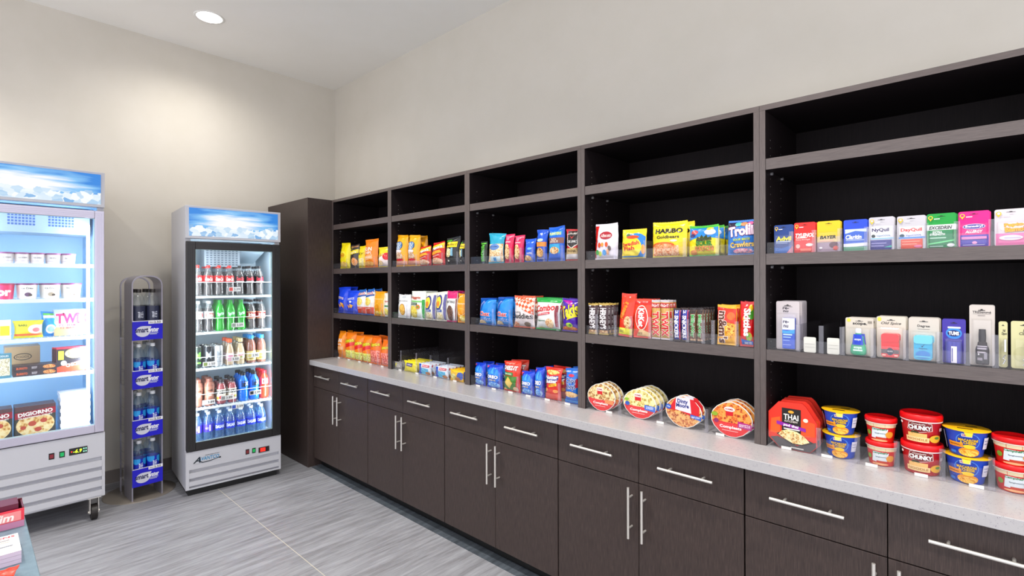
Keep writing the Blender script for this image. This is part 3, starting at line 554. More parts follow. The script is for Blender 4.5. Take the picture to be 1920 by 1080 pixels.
# fourth bay, upper: candy pouches
simple_bag('albanese', 'gummy_pouch', .035, '#e3dce6', [Pg([(0, .02), (.05, .02), (.20, 1), (0, 1)], '#d4201c'), E(.52, .66, .27, .11, '#a81428'), T('Albanese', .52, .66, .44, .09, '#f8eee8', shear=.3), E(.24, .40, .07, .07, '#e24a24'), E(.38, .41, .06, .06, '#f08a28'), E(.56, .41, .07, .07, '#e2562e'), E(.14, .20, .08, .07, '#2fa03c'), E(.28, .16, .07, .07, '#b8cc2e'), E(.46, .19, .08, .08, '#2f8fd6'), E(.70, .30, .07, .07, '#6d5a58'), E(.62, .20, .05, .08, '#e7a274')], pinch=.0)
simple_bag('purp', 'gummy_pouch', .03, '#a79cc8', [E(.5, .4, .2, .2, '#c07a5c'), R(.1, .7, .9, .92, '#b5a9d6')], pinch=.0)
simple_bag('swedish', 'gummy_pouch', .04, '#f0d41c', [E(.62, .42, .5, .44, '#1c7cd0'), E(.44, .38, .42, .36, '#f2d81e'), E(.30, .80, .09, .05, '#1c5c28'), E(.5, .72, .26, .06, '#e04a1c'), T('Swedish', .42, .50, .70, .13, '#d01c2c', rot=.12, bold=.03), T('Fish', .36, .34, .44, .13, '#d01c2c', rot=.08, bold=.03), R(.02, .02, .98, .09, '#3a94d8'), E(.92, .3, .07, .16, '#f0a03a')], pinch=.0)
simple_bag('haribo', 'gummy_pouch', .045, '#f0d81a', [T('HARIBO', .50, .73, .78, .125, '#141210', bold=.045), T('Goldbears', .48, .56, .66, .085, '#141210', bold=.02), E(.66, .45, .10, .03, '#d8dcc0'), R(.02, .02, .80, .32, food('#a8541c', '#e8884a', '#f3c9a0', 50)), E(.34, .33, .34, .09, '#e0641c'), E(.34, .30, .30, .07, food('#7c8a1c', '#e67c38', '#f5b088', 60)), R(.80, .02, 1, .40, '#e6c11c')], pinch=.0)
simple_bag('sourpatch', 'gummy_pouch', .045, '#f0de1e', [Pg([(0, .50), (.45, .62), (1, .55), (1, 1), (0, 1)], '#1d7fd2'), R(0, .92, 1, 1, '#44b82c'), E(.22, .76, .13, .09, '#c04a4c'), E(.16, .66, .10, .06, '#302a6c'), E(.74, .76, .18, .10, '#c9d4ee'), E(.74, .87, .12, .05, '#e8c13c'), Pg([(.30, .54), (.36, .62), (.42, .56), (.48, .68), (.55, .58), (.64, .68), (.68, .57), (.78, .62), (.82, .50), (.30, .46)], '#2c3a14'), T('SOUR', .56, .40, .50, .13, '#3f8a1c', bold=.04, out='#2a3012'), T('PATCH', .56, .23, .58, .13, '#ee8a1e', bold=.04, out='#4a2a10'), E(.2, .12, .12, .08, '#e08a34')], pinch=.0, seal='#44b82c')
simple_bag('trolli', 'gummy_pouch', .045, '#3a7fd6', [Pg([(0, .78), (1, .86), (1, 1), (0, 1)], '#1c1030'), E(.42, .88, .14, .06, '#4ab8b0'), E(.62, .88, .13, .06, '#ee8a5a'), E(.84, .90, .10, .05, '#e24a8c'), T('Trolli', .5, .68, .88, .26, '#f8d8ec', rot=.10, bold=.05, out='#5a145c'), T('SOUR BRITE', .56, .43, .60, .06, '#c6dc2c', rot=.05, bold=.02, out='#1c1440'), T('Crawlers', .56, .29, .84, .14, '#f2c84a', rot=.06, bold=.03, out='#4a2454'), E(.6, .10, .36, .08, food('#2f9fc8', '#e87a9c', '#f8c8d0', 40))], pinch=.0)
# fourth bay, middle: candy bars standing on end
def vbar(key, base, word, tcol, out=None, els=(), t=.022, wf=.62, seal=None, name='candy_bar', rot=-PI / 2, cu=.5, lf=.74, cv=.46):
    def f(w, h, s=0):
        return bag(name, w, h, t, base, list(els) + [T(word, cu, cv, h * lf / w, w * wf / h, tcol, rot=rot, bold=.04, out=out)], seed=hash_(key) + s, seal=seal, pinch=.01)
    DES[key] = f
vbar('hershey', '#38181e', "HERSHEY'S", '#e6e0e2', els=(R(.06, .03, .94, .14, food(*NUTS, 70)), R(.04, .90, .3, .955, '#d8d2d4')), seal='#c8a850', lf=.66, cv=.52)
vbar('reese', '#df3313', "Reese's", '#f08a1c', els=(R(.02, .05, .98, .20, '#e6e01c'), E(.66, .34, .26, .14, food(*NUTS, 60)), T('KING', .25, .12, .3, .06, '#6a4a14')), lf=.4, wf=.36, cu=.30, cv=.62, t=.03, rot=1.25)
vbar('kitkat', '#e23a1c', 'KitKat', '#fbf6f2', els=(R(0, .86, 1, .95, '#c81a10'), E(.5, .52, .36, .32, '#f6e6da'), E(.5, .52, .32, .295, '#dc2416'), Pg([(.2, .05), (.98, .05), (.98, .14), (.42, .24)], '#e6bf86'), T('SNAP SIZE', .42, .12, .25, .05, '#6a3a14')), lf=.46, wf=.30, cv=.52, t=.03)
vbar('twix', '#c79a4c', 'TWIX', '#d01c1e', out='#f8f0e0', els=(R(0, .80, 1, .93, '#b01a22'), T('RIGHT', .5, .865, .86, .07, '#f6f0ec')), seal='#cfc6c8', wf=.74, lf=.60, cv=.40)
vbar('snickers', '#2a3a9c', 'SNICKERS', '#f4f4fa', els=(R(0, .02, .14, .95, '#4a2a26'), R(.88, .02, 1, .95, '#c8242c'), T('2', .5, .89, .5, .08, '#f4f4fa', rot=-PI / 2)), seal='#3a2420', wf=.50, lf=.66, cv=.44)
vbar('milky', '#6d4a34', 'MilkyWay', '#2f9a3c', out='#f4f1ea', els=(R(.1, .84, .9, .94, '#2c1f1e'), R(.1, .03, .9, .1, '#dcb694')), seal='#2a1c1c', wf=.6, lf=.64, cv=.48)
vbar('mms', '#efaa10', "m&m's", '#5c2a18', out='#fbf4ea', els=(Pg([(0, .95), (1, .90), (1, .52), (0, .62)], '#d8301a'), E(.72, .36, .2, .18, food('#8a2c12', '#e08a24', '#f3c45a', 60)), E(.76, .72, .2, .1, '#e6641c')), lf=.78, wf=.44, cu=.34, cv=.44, t=.03, seal='#f0b418')
vbar('skittles', '#d4181c', 'Skittles', '#fbf6f2', els=(E(.86, .72, .2, .12, '#4a9a2c'), E(.8, .86, .14, .08, '#e8c020'), E(.34, .62, .1, .05, '#f09a20'), E(.72, .22, .2, .1, food('#8a2c8c', '#e0a024', '#58b83a', 50)), Pg([(.2, .03), (1, .03), (1, .12), (.1, .17)], '#1a5cb4'), T('SHARE SIZE', .62, .08, .5, .05, '#f2f6fc')), lf=.60, wf=.46, cu=.58, cv=.54, t=.03)
# second bay counter: small packets
simple_bag('gumtray', 'candy_packet', .02, '#8f8c86', [E(.3, .6, .15, .25, '#c8c23c'), E(.6, .5, .3, .2, food('#4a4a44', '#9a968c', '#d8d4cc', 90))])
simple_bag('lemon', 'cookie_packet', .025, '#eadb1c', [R(.22, .50, .72, .80, '#3c2c6a'), T('LORNA', .47, .65, .40, .14, '#e8dff0'), R(.05, .06, .95, .14, '#c8b81c')])
simple_bag('nutri', 'cookie_packet', .025, '#dfe6ee', [R(0, .02, .24, 1, '#1c4cc0'), R(.32, .68, .86, .90, '#c8203c'), T('BISCUIT', .59, .79, .46, .12, '#fbeef0'), R(.26, .08, .84, .58, '#56b4dc'), E(.78, .18, .18, .14, '#b07444')])
simple_bag('yellowm', 'cookie_packet', .025, '#f0bc14', [E(.8, .5, .22, .34, '#3456b0'), E(.3, .4, .22, .26, food('#6a5a1c', '#b8b83c', '#eee4a0', 70)), E(.62, .24, .2, .15, '#b8742c')])

# fifth bay, upper: medicine hang cards
def med(key, base, els, bub=(.06, .04, .94, .66), bm=None, tab='#f0c234'):
    def f(w, h, s=0):
        e = list(els)
        if tab: e += [E(.13, .88, .085, .058, ink(tab)), E(.13, .885, .05, .034, ink(base)), Pg([(.07, .85), (.19, .85), (.13, .78)], ink(tab)), R(.25, .83, .45, .855, ink('#e8e4ea'))]
        return blister('medicine_card', w, h, base, e, bub, .016, None, bm)
    DES[key] = f
inkc = ink
def I(els):   # turn colour strings into matt card ink
    out = []
    for e in els:
        if e[0] == 'p': out.append((e[0], e[1], ink(e[2]) if isinstance(e[2], str) else e[2]))
        else: out.append((*e[:6], ink(e[6]), *e[7:10], ink(e[10]) if e[10] else None))
    return out
med('advil', '#1b3f86', I([T('Advil', .5, .52, .76, .14, '#f2e41e', bold=.04), R(.1, .40, .85, .43, '#c6d0ea'), R(.1, .35, .7, .37, '#9fb0d6'), Pg([(.02, .02), (.7, .02), (.98, .30), (.4, .18), (.02, .22)], '#2c62b4'), Pg([(.66, .02), (.98, .02), (.98, .26)], '#e07a8c')]))
med('tylenol', '#e2221c', I([T('TYLENOL', .5, .58, .86, .12, '#fbf2ee', shear=.3, bold=.04), R(.1, .48, .6, .51, '#f9d8d0'), T('Extra Strength', .42, .43, .66, .05, '#fbe8e2'), E(.18, .22, .1, .07, '#f4b9ac'), E(.72, .26, .17, .05, '#f8e6e0'), R(.3, .05, .8, .14, '#f0705c')]))
med('bayer', '#e7c214', I([R(0, 0, 1, .50, '#d8c08c'), R(0, 0, 1, .32, '#a08a9c'), T('BAYER', .46, .48, .66, .10, '#17130e', shear=.2, bold=.035), R(.1, .34, .7, .37, '#e0a49c'), E(.72, .22, .2, .1, '#5a3040'), E(.8, .12, .12, .07, '#c8483c'), E(.16, .14, .07, .03, '#ece6ea')]), tab=None)
med('claritin', '#2148cc', I([R(.06, .12, .96, .70, '#1d5ac8'), Pg([(.06, .70), (.96, .70), (.96, .60), (.5, .64), (.06, .56)], '#cfe4f6'), T('Claritin', .42, .45, .66, .13, '#f6f9fd', shear=.2, bold=.035), R(.1, .34, .86, .36, '#bcd2f0'), Pg([(.0, .12), (1, .16), (1, .26), (.0, .24)], '#e6e6f2'), R(0, 0, 1, .14, '#5a9a7c')]), tab=None)
med('nyquil', '#c6c2c8', I([R(.08, .30, .94, .72, '#eeeaf0'), T('NyQuil', .46, .60, .66, .13, '#2a1a5c', bold=.035), E(.18, .43, .08, .05, '#2a3a3c'), T('VapoCOOL', .58, .43, .56, .06, '#3a7aa8'), R(.08, .34, .98, .37, '#7cc4e6'), R(.06, .02, .9, .31, '#2c2a86'), R(.1, .20, .7, .22, '#a8a4dc'), R(.1, .12, .6, .14, '#a8a4dc'), Pg([(.6, .08), (.9, .14), (.9, .08)], '#3ab4a8')]))
med('dayquil', '#c6c2c8', I([R(.08, .30, .94, .68, '#eeeaf0'), T('DayQuil', .5, .57, .72, .12, '#d8382c', bold=.035), E(.18, .41, .09, .05, '#2a4a5c'), T('VapoCOOL', .58, .41, .56, .06, '#2c5cae'), R(.06, .32, .98, .37, '#4a8ad8'), R(.14, .02, .90, .30, '#e04a2c'), R(.18, .22, .8, .24, '#f6a890'), R(.18, .14, .7, .16, '#f6a890'), E(.74, .08, .14, .04, '#e87aa8')]))
med('excedrin', '#0f9a38', I([R(0, .52, 1, .68, '#e4e6e4'), R(.06, .02, .94, .50, '#12804c'), T('EXCEDRIN', .47, .59, .78, .09, '#1c2a24', shear=.25, bold=.03), T('EXTRA\nSTRENGTH', .36, .43, .52, .12, '#eef6f0', bold=.035), R(.1, .28, .66, .31, '#b8e0c8'), Pg([(.04, .10), (.94, .20), (.94, .24), (.04, .14)], '#6adc8c'), E(.82, .08, .13, .05, '#eef0f4'), R(.1, .04, .56, .07, '#b8dcd0')]))
med('benadryl', '#ee1484', I([R(.06, .02, .96, .34, '#4436b0'), E(.5, .57, .36, .075, '#f4e6f4'), E(.5, .57, .34, .062, '#3a2a9c'), T('Benadryl', .5, .57, .54, .07, '#fbf8fd', bold=.035), T('ALLERGY', .5, .43, .54, .075, '#fdf0f8', shear=.25, bold=.035), R(.1, .22, .90, .29, '#f08ac4'), E(.52, .12, .08, .04, '#f2a0d0'), R(.14, .05, .84, .07, '#c8c0f0')]))
med('pepto', '#d8ced4', I([Pg([(.04, .34), (.96, .34), (.96, .02), (.04, .02)], '#f07ab4'), E(.6, .50, .44, .13, '#f4e0d4'), T('Pepto-', .62, .56, .62, .11, '#f0b41c', rot=.06, bold=.05, out='#b82c4c'), T('Bismol', .62, .44, .58, .11, '#f0b41c', rot=.06, bold=.05, out='#b82c4c'), E(.5, .22, .36, .07, '#fae6f0'), R(.3, .2, .8, .23, '#c8b8d8')]))
# fifth bay, middle: toiletries on hang cards
def in_box(o, w, h, y):
    m = MB(); m.box(-.17 * w, .36 * w, y - .018, y, .03 * h, .66 * h, ink('#1d50c8'))
    els = I([R(0, .62, 1, 1, '#e9e4ee'), T('re-\nnu', .3, .80, .46, .22, '#211b44', bold=.03), Pg([(0, .60), (.4, .58), (1, .64), (1, .5), (0, .5)], '#2a9ae0'), R(.08, .44, .8, .48, '#bfe0f4'), R(.08, .36, .7, .39, '#9fc8ee'), R(.08, .26, .6, .28, '#8fb0e6'), R(.08, .12, .7, .14, '#8fa0e0')])
    art(m, lambda u, v, l: ((-.17 + .53 * u) * w, y - .018 - l * LAY, (.03 + .63 * v) * h), els, aspect=1.9, cut=False)
    m.build('lens_solution_box', o)
DES['renu'] = lambda w, h, s=0: blister('toiletry_card', w, h, '#c9bfc0', I([T('re-\nnu', .42, .82, .26, .10, '#241c2c', bold=.03), R(.3, .885, .7, .892, '#4a4046'), R(.03, .77, .97, .775, '#ddd4d6')]), (.06, .02, .94, .76), .022, in_box)
def bottle_in(prof, r, hh, body, cap, lab=None, ch=.15, sx=1.0, cx=.5, cz=.03):
    def f(o, w, h, y):
        m = MB(); P_ = [(a * r, cz * h + b * hh * (1 - ch)) for a, b in prof]; m.lathe(P_, flat(body, .3, spec=.5), 20, cx=(cx - .5) * w, cy=y - r * .62, sy=.6); 
        if lab: art(m, lambda u, v, l: ((cx - .5) * w + (u - .5) * r * 1.9, y - r * .62 - .6 * math.sqrt(max(0, r * r * 1.02 - ((u - .5) * r * 1.9) ** 2)) - l * LAY - .0004, cz * h + v * hh * .8), lab, 6, 4, cut=True)
        b = m.build('bottle', o)
        c = MB(); rt = P_[-1][0]; z = P_[-1][1]; c.lathe([(rt * 1.05, z), (rt * 1.1, z + hh * ch * .5), (rt, z + hh * ch)], flat(cap, .3), 16, cx=(cx - .5) * w, cy=y - r * .62, sy=.75); c.build('cap', b)
    return f
SCOPEP = [(.75, 0), (.98, .06), (1, .22), (.92, .40), (.74, .55), (.66, .72), (.62, .84), (.40, .92), (.36, 1)]
DES['scope'] = lambda w, h, s=0: blister('toiletry_card', w, h, '#cfc6b8', I([T('scope.', .52, .83, .50, .07, '#1e1a18', bold=.035), E(.12, .93, .07, .05, '#e8d24a'), R(.8, .86, .95, .92, '#8c8478')]), (.05, .02, .95, .76), .03, bottle_in(SCOPEP, .29 * w, .70 * h, '#1fae7c', '#e8e8f2', I([Pg([(.14, .48), (.86, .48), (.78, .98), (.22, .98)], '#1a3fc0'), T('scope', .5, .72, .4, .1, '#dfe6fa', bold=.03), T('scope', .5, .34, .5, .12, '#eafaf2', bold=.03), R(.2, .2, .8, .27, '#d8f2e8')]), ch=.18))
def stick(body, top, bandels):
    def f(o, w, h, y):
        m = MB(); bw, bh, z0 = .60 * w, .56 * h, .035 * h
        m.prism(rrect(bw, bh, bw * .18, z0), y - .026, y, flat(body, .25, spec=.6)); art(m, lambda u, v, l: ((u - .5) * bw, y - .026 - l * LAY, z0 + v * bh), bandels, aspect=bh / bw, cut=False)
        b = m.build('deodorant_stick', o, bevel=.004)
        c = MB(); c.prism(rrect(bw * 1.01, bh * .34, bw * .17, z0 + bh * .67), y - .028, y - .0005, flat(top, .22, spec=.6)); c.build('cap', b, bevel=.004)
    return f
DES['oldspice'] = lambda w, h, s=0: blister('toiletry_card', w, h, '#d2cabb', I([T('Old Spice', .5, .83, .68, .08, '#2a2422', shear=.35), E(.10, .93, .07, .05, '#e8d24a')]), (.05, .02, .95, .76), .032, stick('#d8121e', '#e21622', I([R(0, .16, 1, .34, '#54484c'), E(.5, .25, .20, .16, '#14183c'), T('OLD SPICE', .5, .26, .3, .06, '#e6e0da'), R(.06, .06, .26, .12, '#f0b8a8'), R(.74, .06, .94, .12, '#f0b8a8')])))
DES['degree'] = lambda w, h, s=0: blister('toiletry_card', w, h, '#cdc4b9', I([T('Degree', .5, .80, .40, .07, '#3c3634', bold=.02), R(.3, .73, .7, .738, '#6a625e')]), (.05, .02, .95, .70), .032, stick('#1fa0cc', '#5fc4dc', I([Pg([(.38, .60), (.46, .52), (.62, .68), (.46, .57)], '#12305c'), T('degree', .5, .47, .46, .07, '#1b4a80'), E(.5, .22, .40, .16, '#1b7ac6'), R(.1, .12, .9, .16, '#5cc4e0')])))
def tums_in(o, w, h, y):
    m = MB()
    for dx in (-.16, .0, .16): m.tube(((dx) * w, y - .012, .02 * h), (dx * w, y - .012, .50 * h), .011, flat('#3a3aa0', .25), 12)
    m.box(-.10 * w, .14 * w, y - .0245, y - .0235, .03 * h, .40 * h, ink('#e6e2ee')); m.box(-.07 * w, -.03 * w, y - .0252, y - .0246, .06 * h, .36 * h, ink('#2a2a8c')); m.build('tablet_roll', o)
DES['tums'] = lambda w, h, s=0: blister('toiletry_card', w, h, '#3c2c9c', I([E(.5, .68, .34, .13, '#3a8ce0'), R(.24, .79, .78, .83, '#e4eefa'), E(.5, .68, .27, .07, '#101a5c'), T('TUMS', .5, .68, .42, .075, '#f8fafd', bold=.05)]), (.08, .02, .92, .58), .028, tums_in)
SPRAYP = [(.90, 0), (1, .04), (1, .50), (.90, .58), (.72, .64), (.68, .74), (.50, .76)]
DES['tresemme'] = lambda w, h, s=0: blister('toiletry_card', w, h, '#cbc2ba', I([T('TRESemmé', .5, .88, .74, .04, '#3a3434', bold=.02), R(.14, .845, .86, .848, '#5c5454'), R(.34, .82, .64, .828, '#6c6464')]), (.08, .02, .92, .78), .034, bottle_in(SPRAYP, .28 * w, .69 * h, '#241c24', '#1d181e', I([R(.1, .44, .9, .56, '#57505e'), R(.12, .53, .86, .55, '#cfc8d2'), R(.12, .45, .80, .49, '#b8b0bc'), R(.12, .34, .74, .38, '#b8b0bc'), R(.62, .16, .86, .36, '#8a8490'), E(.22, .30, .06, .03, '#d8d4da'), R(.12, .12, .5, .2, '#8c8490')]), ch=.30, cx=.52))
def clip_in(o, w, h, y):
    m = MB(); m.box(.10 * w, .34 * w, y - .010, y, .34 * h, .62 * h, CHROME)
    for i in range(9): m.tube((-.05 * w + .07 * w * (i % 5), y - .004, .08 * h + .022 * h * i), (-.02 * w + .07 * w * ((i + 1) % 5), y - .004, .10 * h + .022 * h * i), .002, CHROME, 6)
    m.build('nail_clipper', o, bevel=.002)
DES['clippers'] = lambda w, h, s=0: blister('toiletry_card', w, h, '#cfca98', I([T('Nail\nClippers', .62, .76, .60, .14, '#3a3424', shear=.2, bold=.02), E(.4, .3, .3, .16, '#c2bd88')]), (.1, .03, .96, .64), .016, clip_in)
# meal trays, octagonal noodle boxes, soup cups
TRAYO = [(.5, 0), (.62, .015), (.78, .10), (.93, .26), (.99, .40), (1, .56), (.95, .70), (.85, .83), (.70, .94), (.5, 1), (.30, .94), (.15, .83), (.05, .70), (0, .56), (.01, .40), (.07, .26), (.22, .10), (.38, .015)]
def inner_o(f=.96): return [(.5 + (u - .5) * f, .5 + (v - .5) * f) for u, v in TRAYO]
def low_o(cutv, dip=.0):
    p = [q for q in inner_o() if q[1] < cutv]; p.sort(key=lambda q: math.atan2(q[1] - .3, q[0] - .5)); right = [q for q in inner_o() if q[1] < cutv and q[0] >= .5]; left = [q for q in inner_o() if q[1] < cutv and q[0] < .5]
    right.sort(key=lambda q: q[1]); left.sort(key=lambda q: -q[1])
    curve = [(.5 + .46 * math.cos(a), cutv + dip * -math.sin(a)) for a in [PI * i / 8 for i in range(1, 8)]]
    return right + curve + left
def meal(key, fd, extra, red='#e01c1e', low=True, word='Compleats'):
    def f(w, h, s=0):
        els = [('p', inner_o(), food(*fd, 45))]
        if low: els += [('p', low_o(.46, .06), ink(red)), T(word, .48, .27, .52, .10, ink('#fbf6f2'), bold=.035), R(.28, .17, .66, .185, ink('#f3c9c0'))]
        els += I(extra)
        return shaped_tray('meal_tray', w, h, .032, TRAYO, red, els)
    DES[key] = f
LOGO = [E(.46, .78, .13, .07, '#f4ece6'), R(.37, .60, .55, .72, '#cc1a22'), T('HORMEL', .46, .78, .20, .05, '#b01a24', bold=.02)]
meal('beef', ('#5c3412', '#c08a4a', '#ecd8a0'), LOGO + [Pg([(.64, .44), (.94, .42), (.94, .28), (.64, .32)], '#e88a4a')])
meal('pastam', PASTA, LOGO + [Pg([(.66, .50), (.97, .48), (.97, .30), (.66, .34)], '#2464cc'), T('CHICKEN\nALFREDO', .81, .42, .22, .09, '#f2f6fd'), E(.14, .46, .07, .07, '#2a52b4'), E(.12, .6, .06, .05, '#8ab82c')])
meal('dinty', STEW, [Pg([(.16, .66), (.30, .94), (.78, .92), (.94, .70), (.93, .44), (.70, .40), (.4, .52), (.05, .50)], '#cf1c26'), Pg([(.28, .54), (.30, .94), (.68, .96), (.72, .48)], '#dcd8e6'), T('Dinty\nMoore', .48, .76, .34, .25, '#1c2c7c', bold=.035), Pg([(.70, .46), (.99, .42), (.98, .30), (.70, .36)], '#1f5cc2'), T('BEEF STEW', .84, .385, .22, .05, '#eef4fc'), E(.09, .60, .08, .08, '#2c5cb8'), T('15g', .09, .60, .08, .05, '#eef2fa')], low=False)
meal('spagm', SPAG, LOGO + [Pg([(.66, .48), (.98, .44), (.98, .28), (.66, .32)], '#b0187c'), T('SPAGHETTI &\nMEAT SAUCE', .82, .38, .26, .08, '#faeef6'), E(.14, .42, .06, .06, '#8c1c5c'), E(.10, .60, .08, .06, '#8aa82c')])
OCTO = [(.24, 0), (.86, 0), (1, .14), (1, .62), (.78, .94), (.70, 1), (.22, .98), (0, .74), (0, .20)]
def thai(w, h, s=0):
    els = [('p', [(.5 + (a - .5) * .985, .5 + (b - .5) * .985) for a, b in OCTO], ink('#e2301a'))] + I([Pg([(.04, .30), (.25, .30), (.25, .66), (.06, .60)], '#ea5c1c'), Pg([(.68, .30), (.96, .34), (.96, .62), (.68, .66)], '#e8501c'), Pg([(.24, .01), (.86, .01), (.98, .14), (.98, .24), (.6, .10), (.2, .24), (.04, .2)], '#4c4a4c'), R(.29, .30, .68, .86, '#1c1614'), E(.48, .79, .06, .03, '#f0a02c'), T('THAI', .48, .68, .30, .11, '#f6f2ec', bold=.02), T('KITCHEN', .48, .59, .26, .035, '#e6dcd0'), Pg([(.18, .57), (.78, .49), (.78, .42), (.18, .50)], '#8c1c9c'), T('pad thai', .48, .495, .30, .065, '#fbf2fa', rot=-.08, bold=.03), R(.33, .42, .66, .445, '#e8e0d8'), Pg([(.18, .30), (.3, .22), (.5, .12), (.72, .13), (.95, .22), (.8, .27), (.6, .36), (.3, .36)], '#2a221e'), E(.78, .66, .05, .04, '#d8e0c8'), R(.48, .045, .74, .07, '#c8c4c0')]) + [('p', [(.22, .29), (.34, .22), (.52, .145), (.7, .15), (.86, .22), (.76, .32), (.6, .40), (.42, .42), (.28, .37)], food(*NOOD, 60))]
    return shaped_tray('noodle_box', w, h, .036, OCTO, '#d0201a', els, rim='#d0201a', body='#cfc8cc')
DES['thai'] = thai
def mac(w, h, s=0):
    els = I([E(.50, .62, .20, .33, '#5a9ae8'), E(.50, .62, .185, .305, '#1a3fae'), R(.40, .80, .56, .92, '#e6eafa'), T('KRAFT', .48, .86, .13, .07, '#c8202c', bold=.02), T('MACARONI\n& CHEESE', .50, .62, .30, .20, '#f2c020', bold=.035, out='#17183c'), R(.16, .36, .42, .54, '#ee961e'), T('ORIGINAL', .28, .45, .2, .06, '#7c3c0c'), E(.52, .20, .18, .18, '#ee9a20'), E(.52, .42, .1, .08, '#f4ca28'), R(.76, .34, .90, .80, '#e2e6f4'), R(.78, .66, .88, .68, '#5a6a9c'), R(.78, .54, .88, .56, '#5a6a9c'), R(.20, .10, .30, .20, '#2a7ae0'), R(.06, .2, .09, .9, '#b8c8ee')]) + [E(.52, .17, .16, .13, food('#c06a08', '#f0a024', '#f9d060', 70))]
    return cup('macaroni_cup', w * .47, w * .36, h, '#1c49c4', els, lid='#eeb414', film=True, lid_els=I([R(.3, .28, .62, .36, '#3a2c10'), R(.5, .6, .74, .68, '#3a2c10')]), overhang=.006)
def soup(w, h, s=0):
    els = I([R(0, .74, 1, .96, '#ecd9ae'), Pg([(.30, .20), (.66, .16), (.70, .66), (.34, .70)], '#dce6ea'), T("Campbell's", .50, .64, .34, .13, '#1c7a3c', shear=.3, bold=.03), T('SpaghettiOs', .52, .44, .24, .07, '#20405c'), E(.74, .40, .1, .16, '#e89a2c'), E(.24, .42, .06, .12, '#7aa02c'), R(.42, .14, .66, .26, '#c03a1c'), E(.5, .1, .2, .05, '#f0b07c')])
    return cup('soup_bowl', w * .48, w * .39, h - .010, '#d81c14', els, lid='#e60f14', lidh=.012, rimc='#e6dccb')
def chunky(w, h, s=0):
    els = I([Pg([(.28, .60), (.32, .88), (.5, .95), (.70, .88), (.72, .60), (.5, .50)], '#e9d8d0'), Pg([(.295, .61), (.33, .865), (.5, .93), (.69, .865), (.705, .61), (.5, .52)], '#7c1a1e'), T("Campbell's", .48, .83, .22, .07, '#f4e8e0', shear=.3), T('CHUNKY', .5, .70, .36, .15, '#fbf8f4', bold=.05, out='#3c0c10'), E(.42, .50, .07, .06, '#3a3a12'), R(.30, .30, .62, .48, '#ecb96a'), R(.26, .14, .66, .33, '#f2cf92'), T('NOODLE', .46, .24, .34, .08, '#b07a2c'), E(.78, .30, .12, .15, '#efb02c'), E(.80, .34, .05, .05, '#5c8a2c'), R(.84, .6, .92, .72, '#ecc6bc'), E(.18, .82, .03, .05, '#fbeee8')])
    return cup('soup_bowl', w * .48, w * .41, h - .012, '#b8121a', els, lid='#e40c14', lidh=.016, rimc='#f3e9e6')
DES['mac'] = mac; DES['soup'] = soup; DES['chunky'] = chunky
def tagcard(w, h, s=0):
    m = MB(); m.prism(rrect(w, h, .005), -.0015, .0015, ink('#d8d6cb')); m.box(-w / 2 + .004, w / 2 - .004, -.0022, -.0015, h * .55, h * .57, ink('#a8a69c')); m.box(-w / 2 + .004, w / 2 - .004, -.0022, -.0015, h * .34, h * .36, ink('#a8a69c'))
    o = m.build('pusher_card'); b = MB(); b.box(-w / 2, w / 2, .0016, .03, 0, .003, ACRYLIC); b.build('foot', o); return o
DES['card'] = tagcard

# ---------------------------------------------------------------- the room
H, PF = 2.296, -.4707                      # shelving height, shelf front plane
def struct(name, build, **k):
    mb = MB(); build(mb); return tag(mb.build(name, **k), kind='structure')
struct('floor', lambda m: m.box(-.1, 7.6, -5.6, .1, -.1, 0, floor_mat()))
struct('ceiling', lambda m: m.box(-.1, 7.6, -5.6, .1, HC, HC + .1, CEIL))
struct('wall_back', lambda m: m.box(-.12, 0, -5.6, .12, 0, HC, WALL))
struct('wall_right', lambda m: m.box(0, 7.6, 0, .12, 0, HC, WALL))
struct('baseboard_back', lambda m: m.box(0, .012, -5.6, -.70, 0, .10, flat('#7a716b', .5)))
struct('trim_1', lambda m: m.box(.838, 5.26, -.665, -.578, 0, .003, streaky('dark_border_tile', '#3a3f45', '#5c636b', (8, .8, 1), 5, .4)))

for i, (x, y) in enumerate(DOWNLIGHTS_AND_FILL[:1]):
    r = empty('ceiling_downlight', (x, y, HC)); tag(r, 'round recessed white downlight glowing in the ceiling above the coolers', 'ceiling light')
    m = MB(); m.lathe([(.085, -.002), (.10, -.006), (.105, -.001), (.105, .0)], flat('#e8e6e2', .5), 32, closed=False); m.build('trim_ring', r)
    m = MB(); m.lathe([(.0001, -.003), (.086, -.003)], emis('#fff8ec', 14), 32, closed=False); m.build('lens', r)

# corner column that boxes in the room corner
tag(boxp('corner_column', None, .0, .827, -.6896, -.002, 0, H, WOOD, .0015), 'dark brown full-height boxed column filling the room corner beside the glass cooler', 'cabinet')

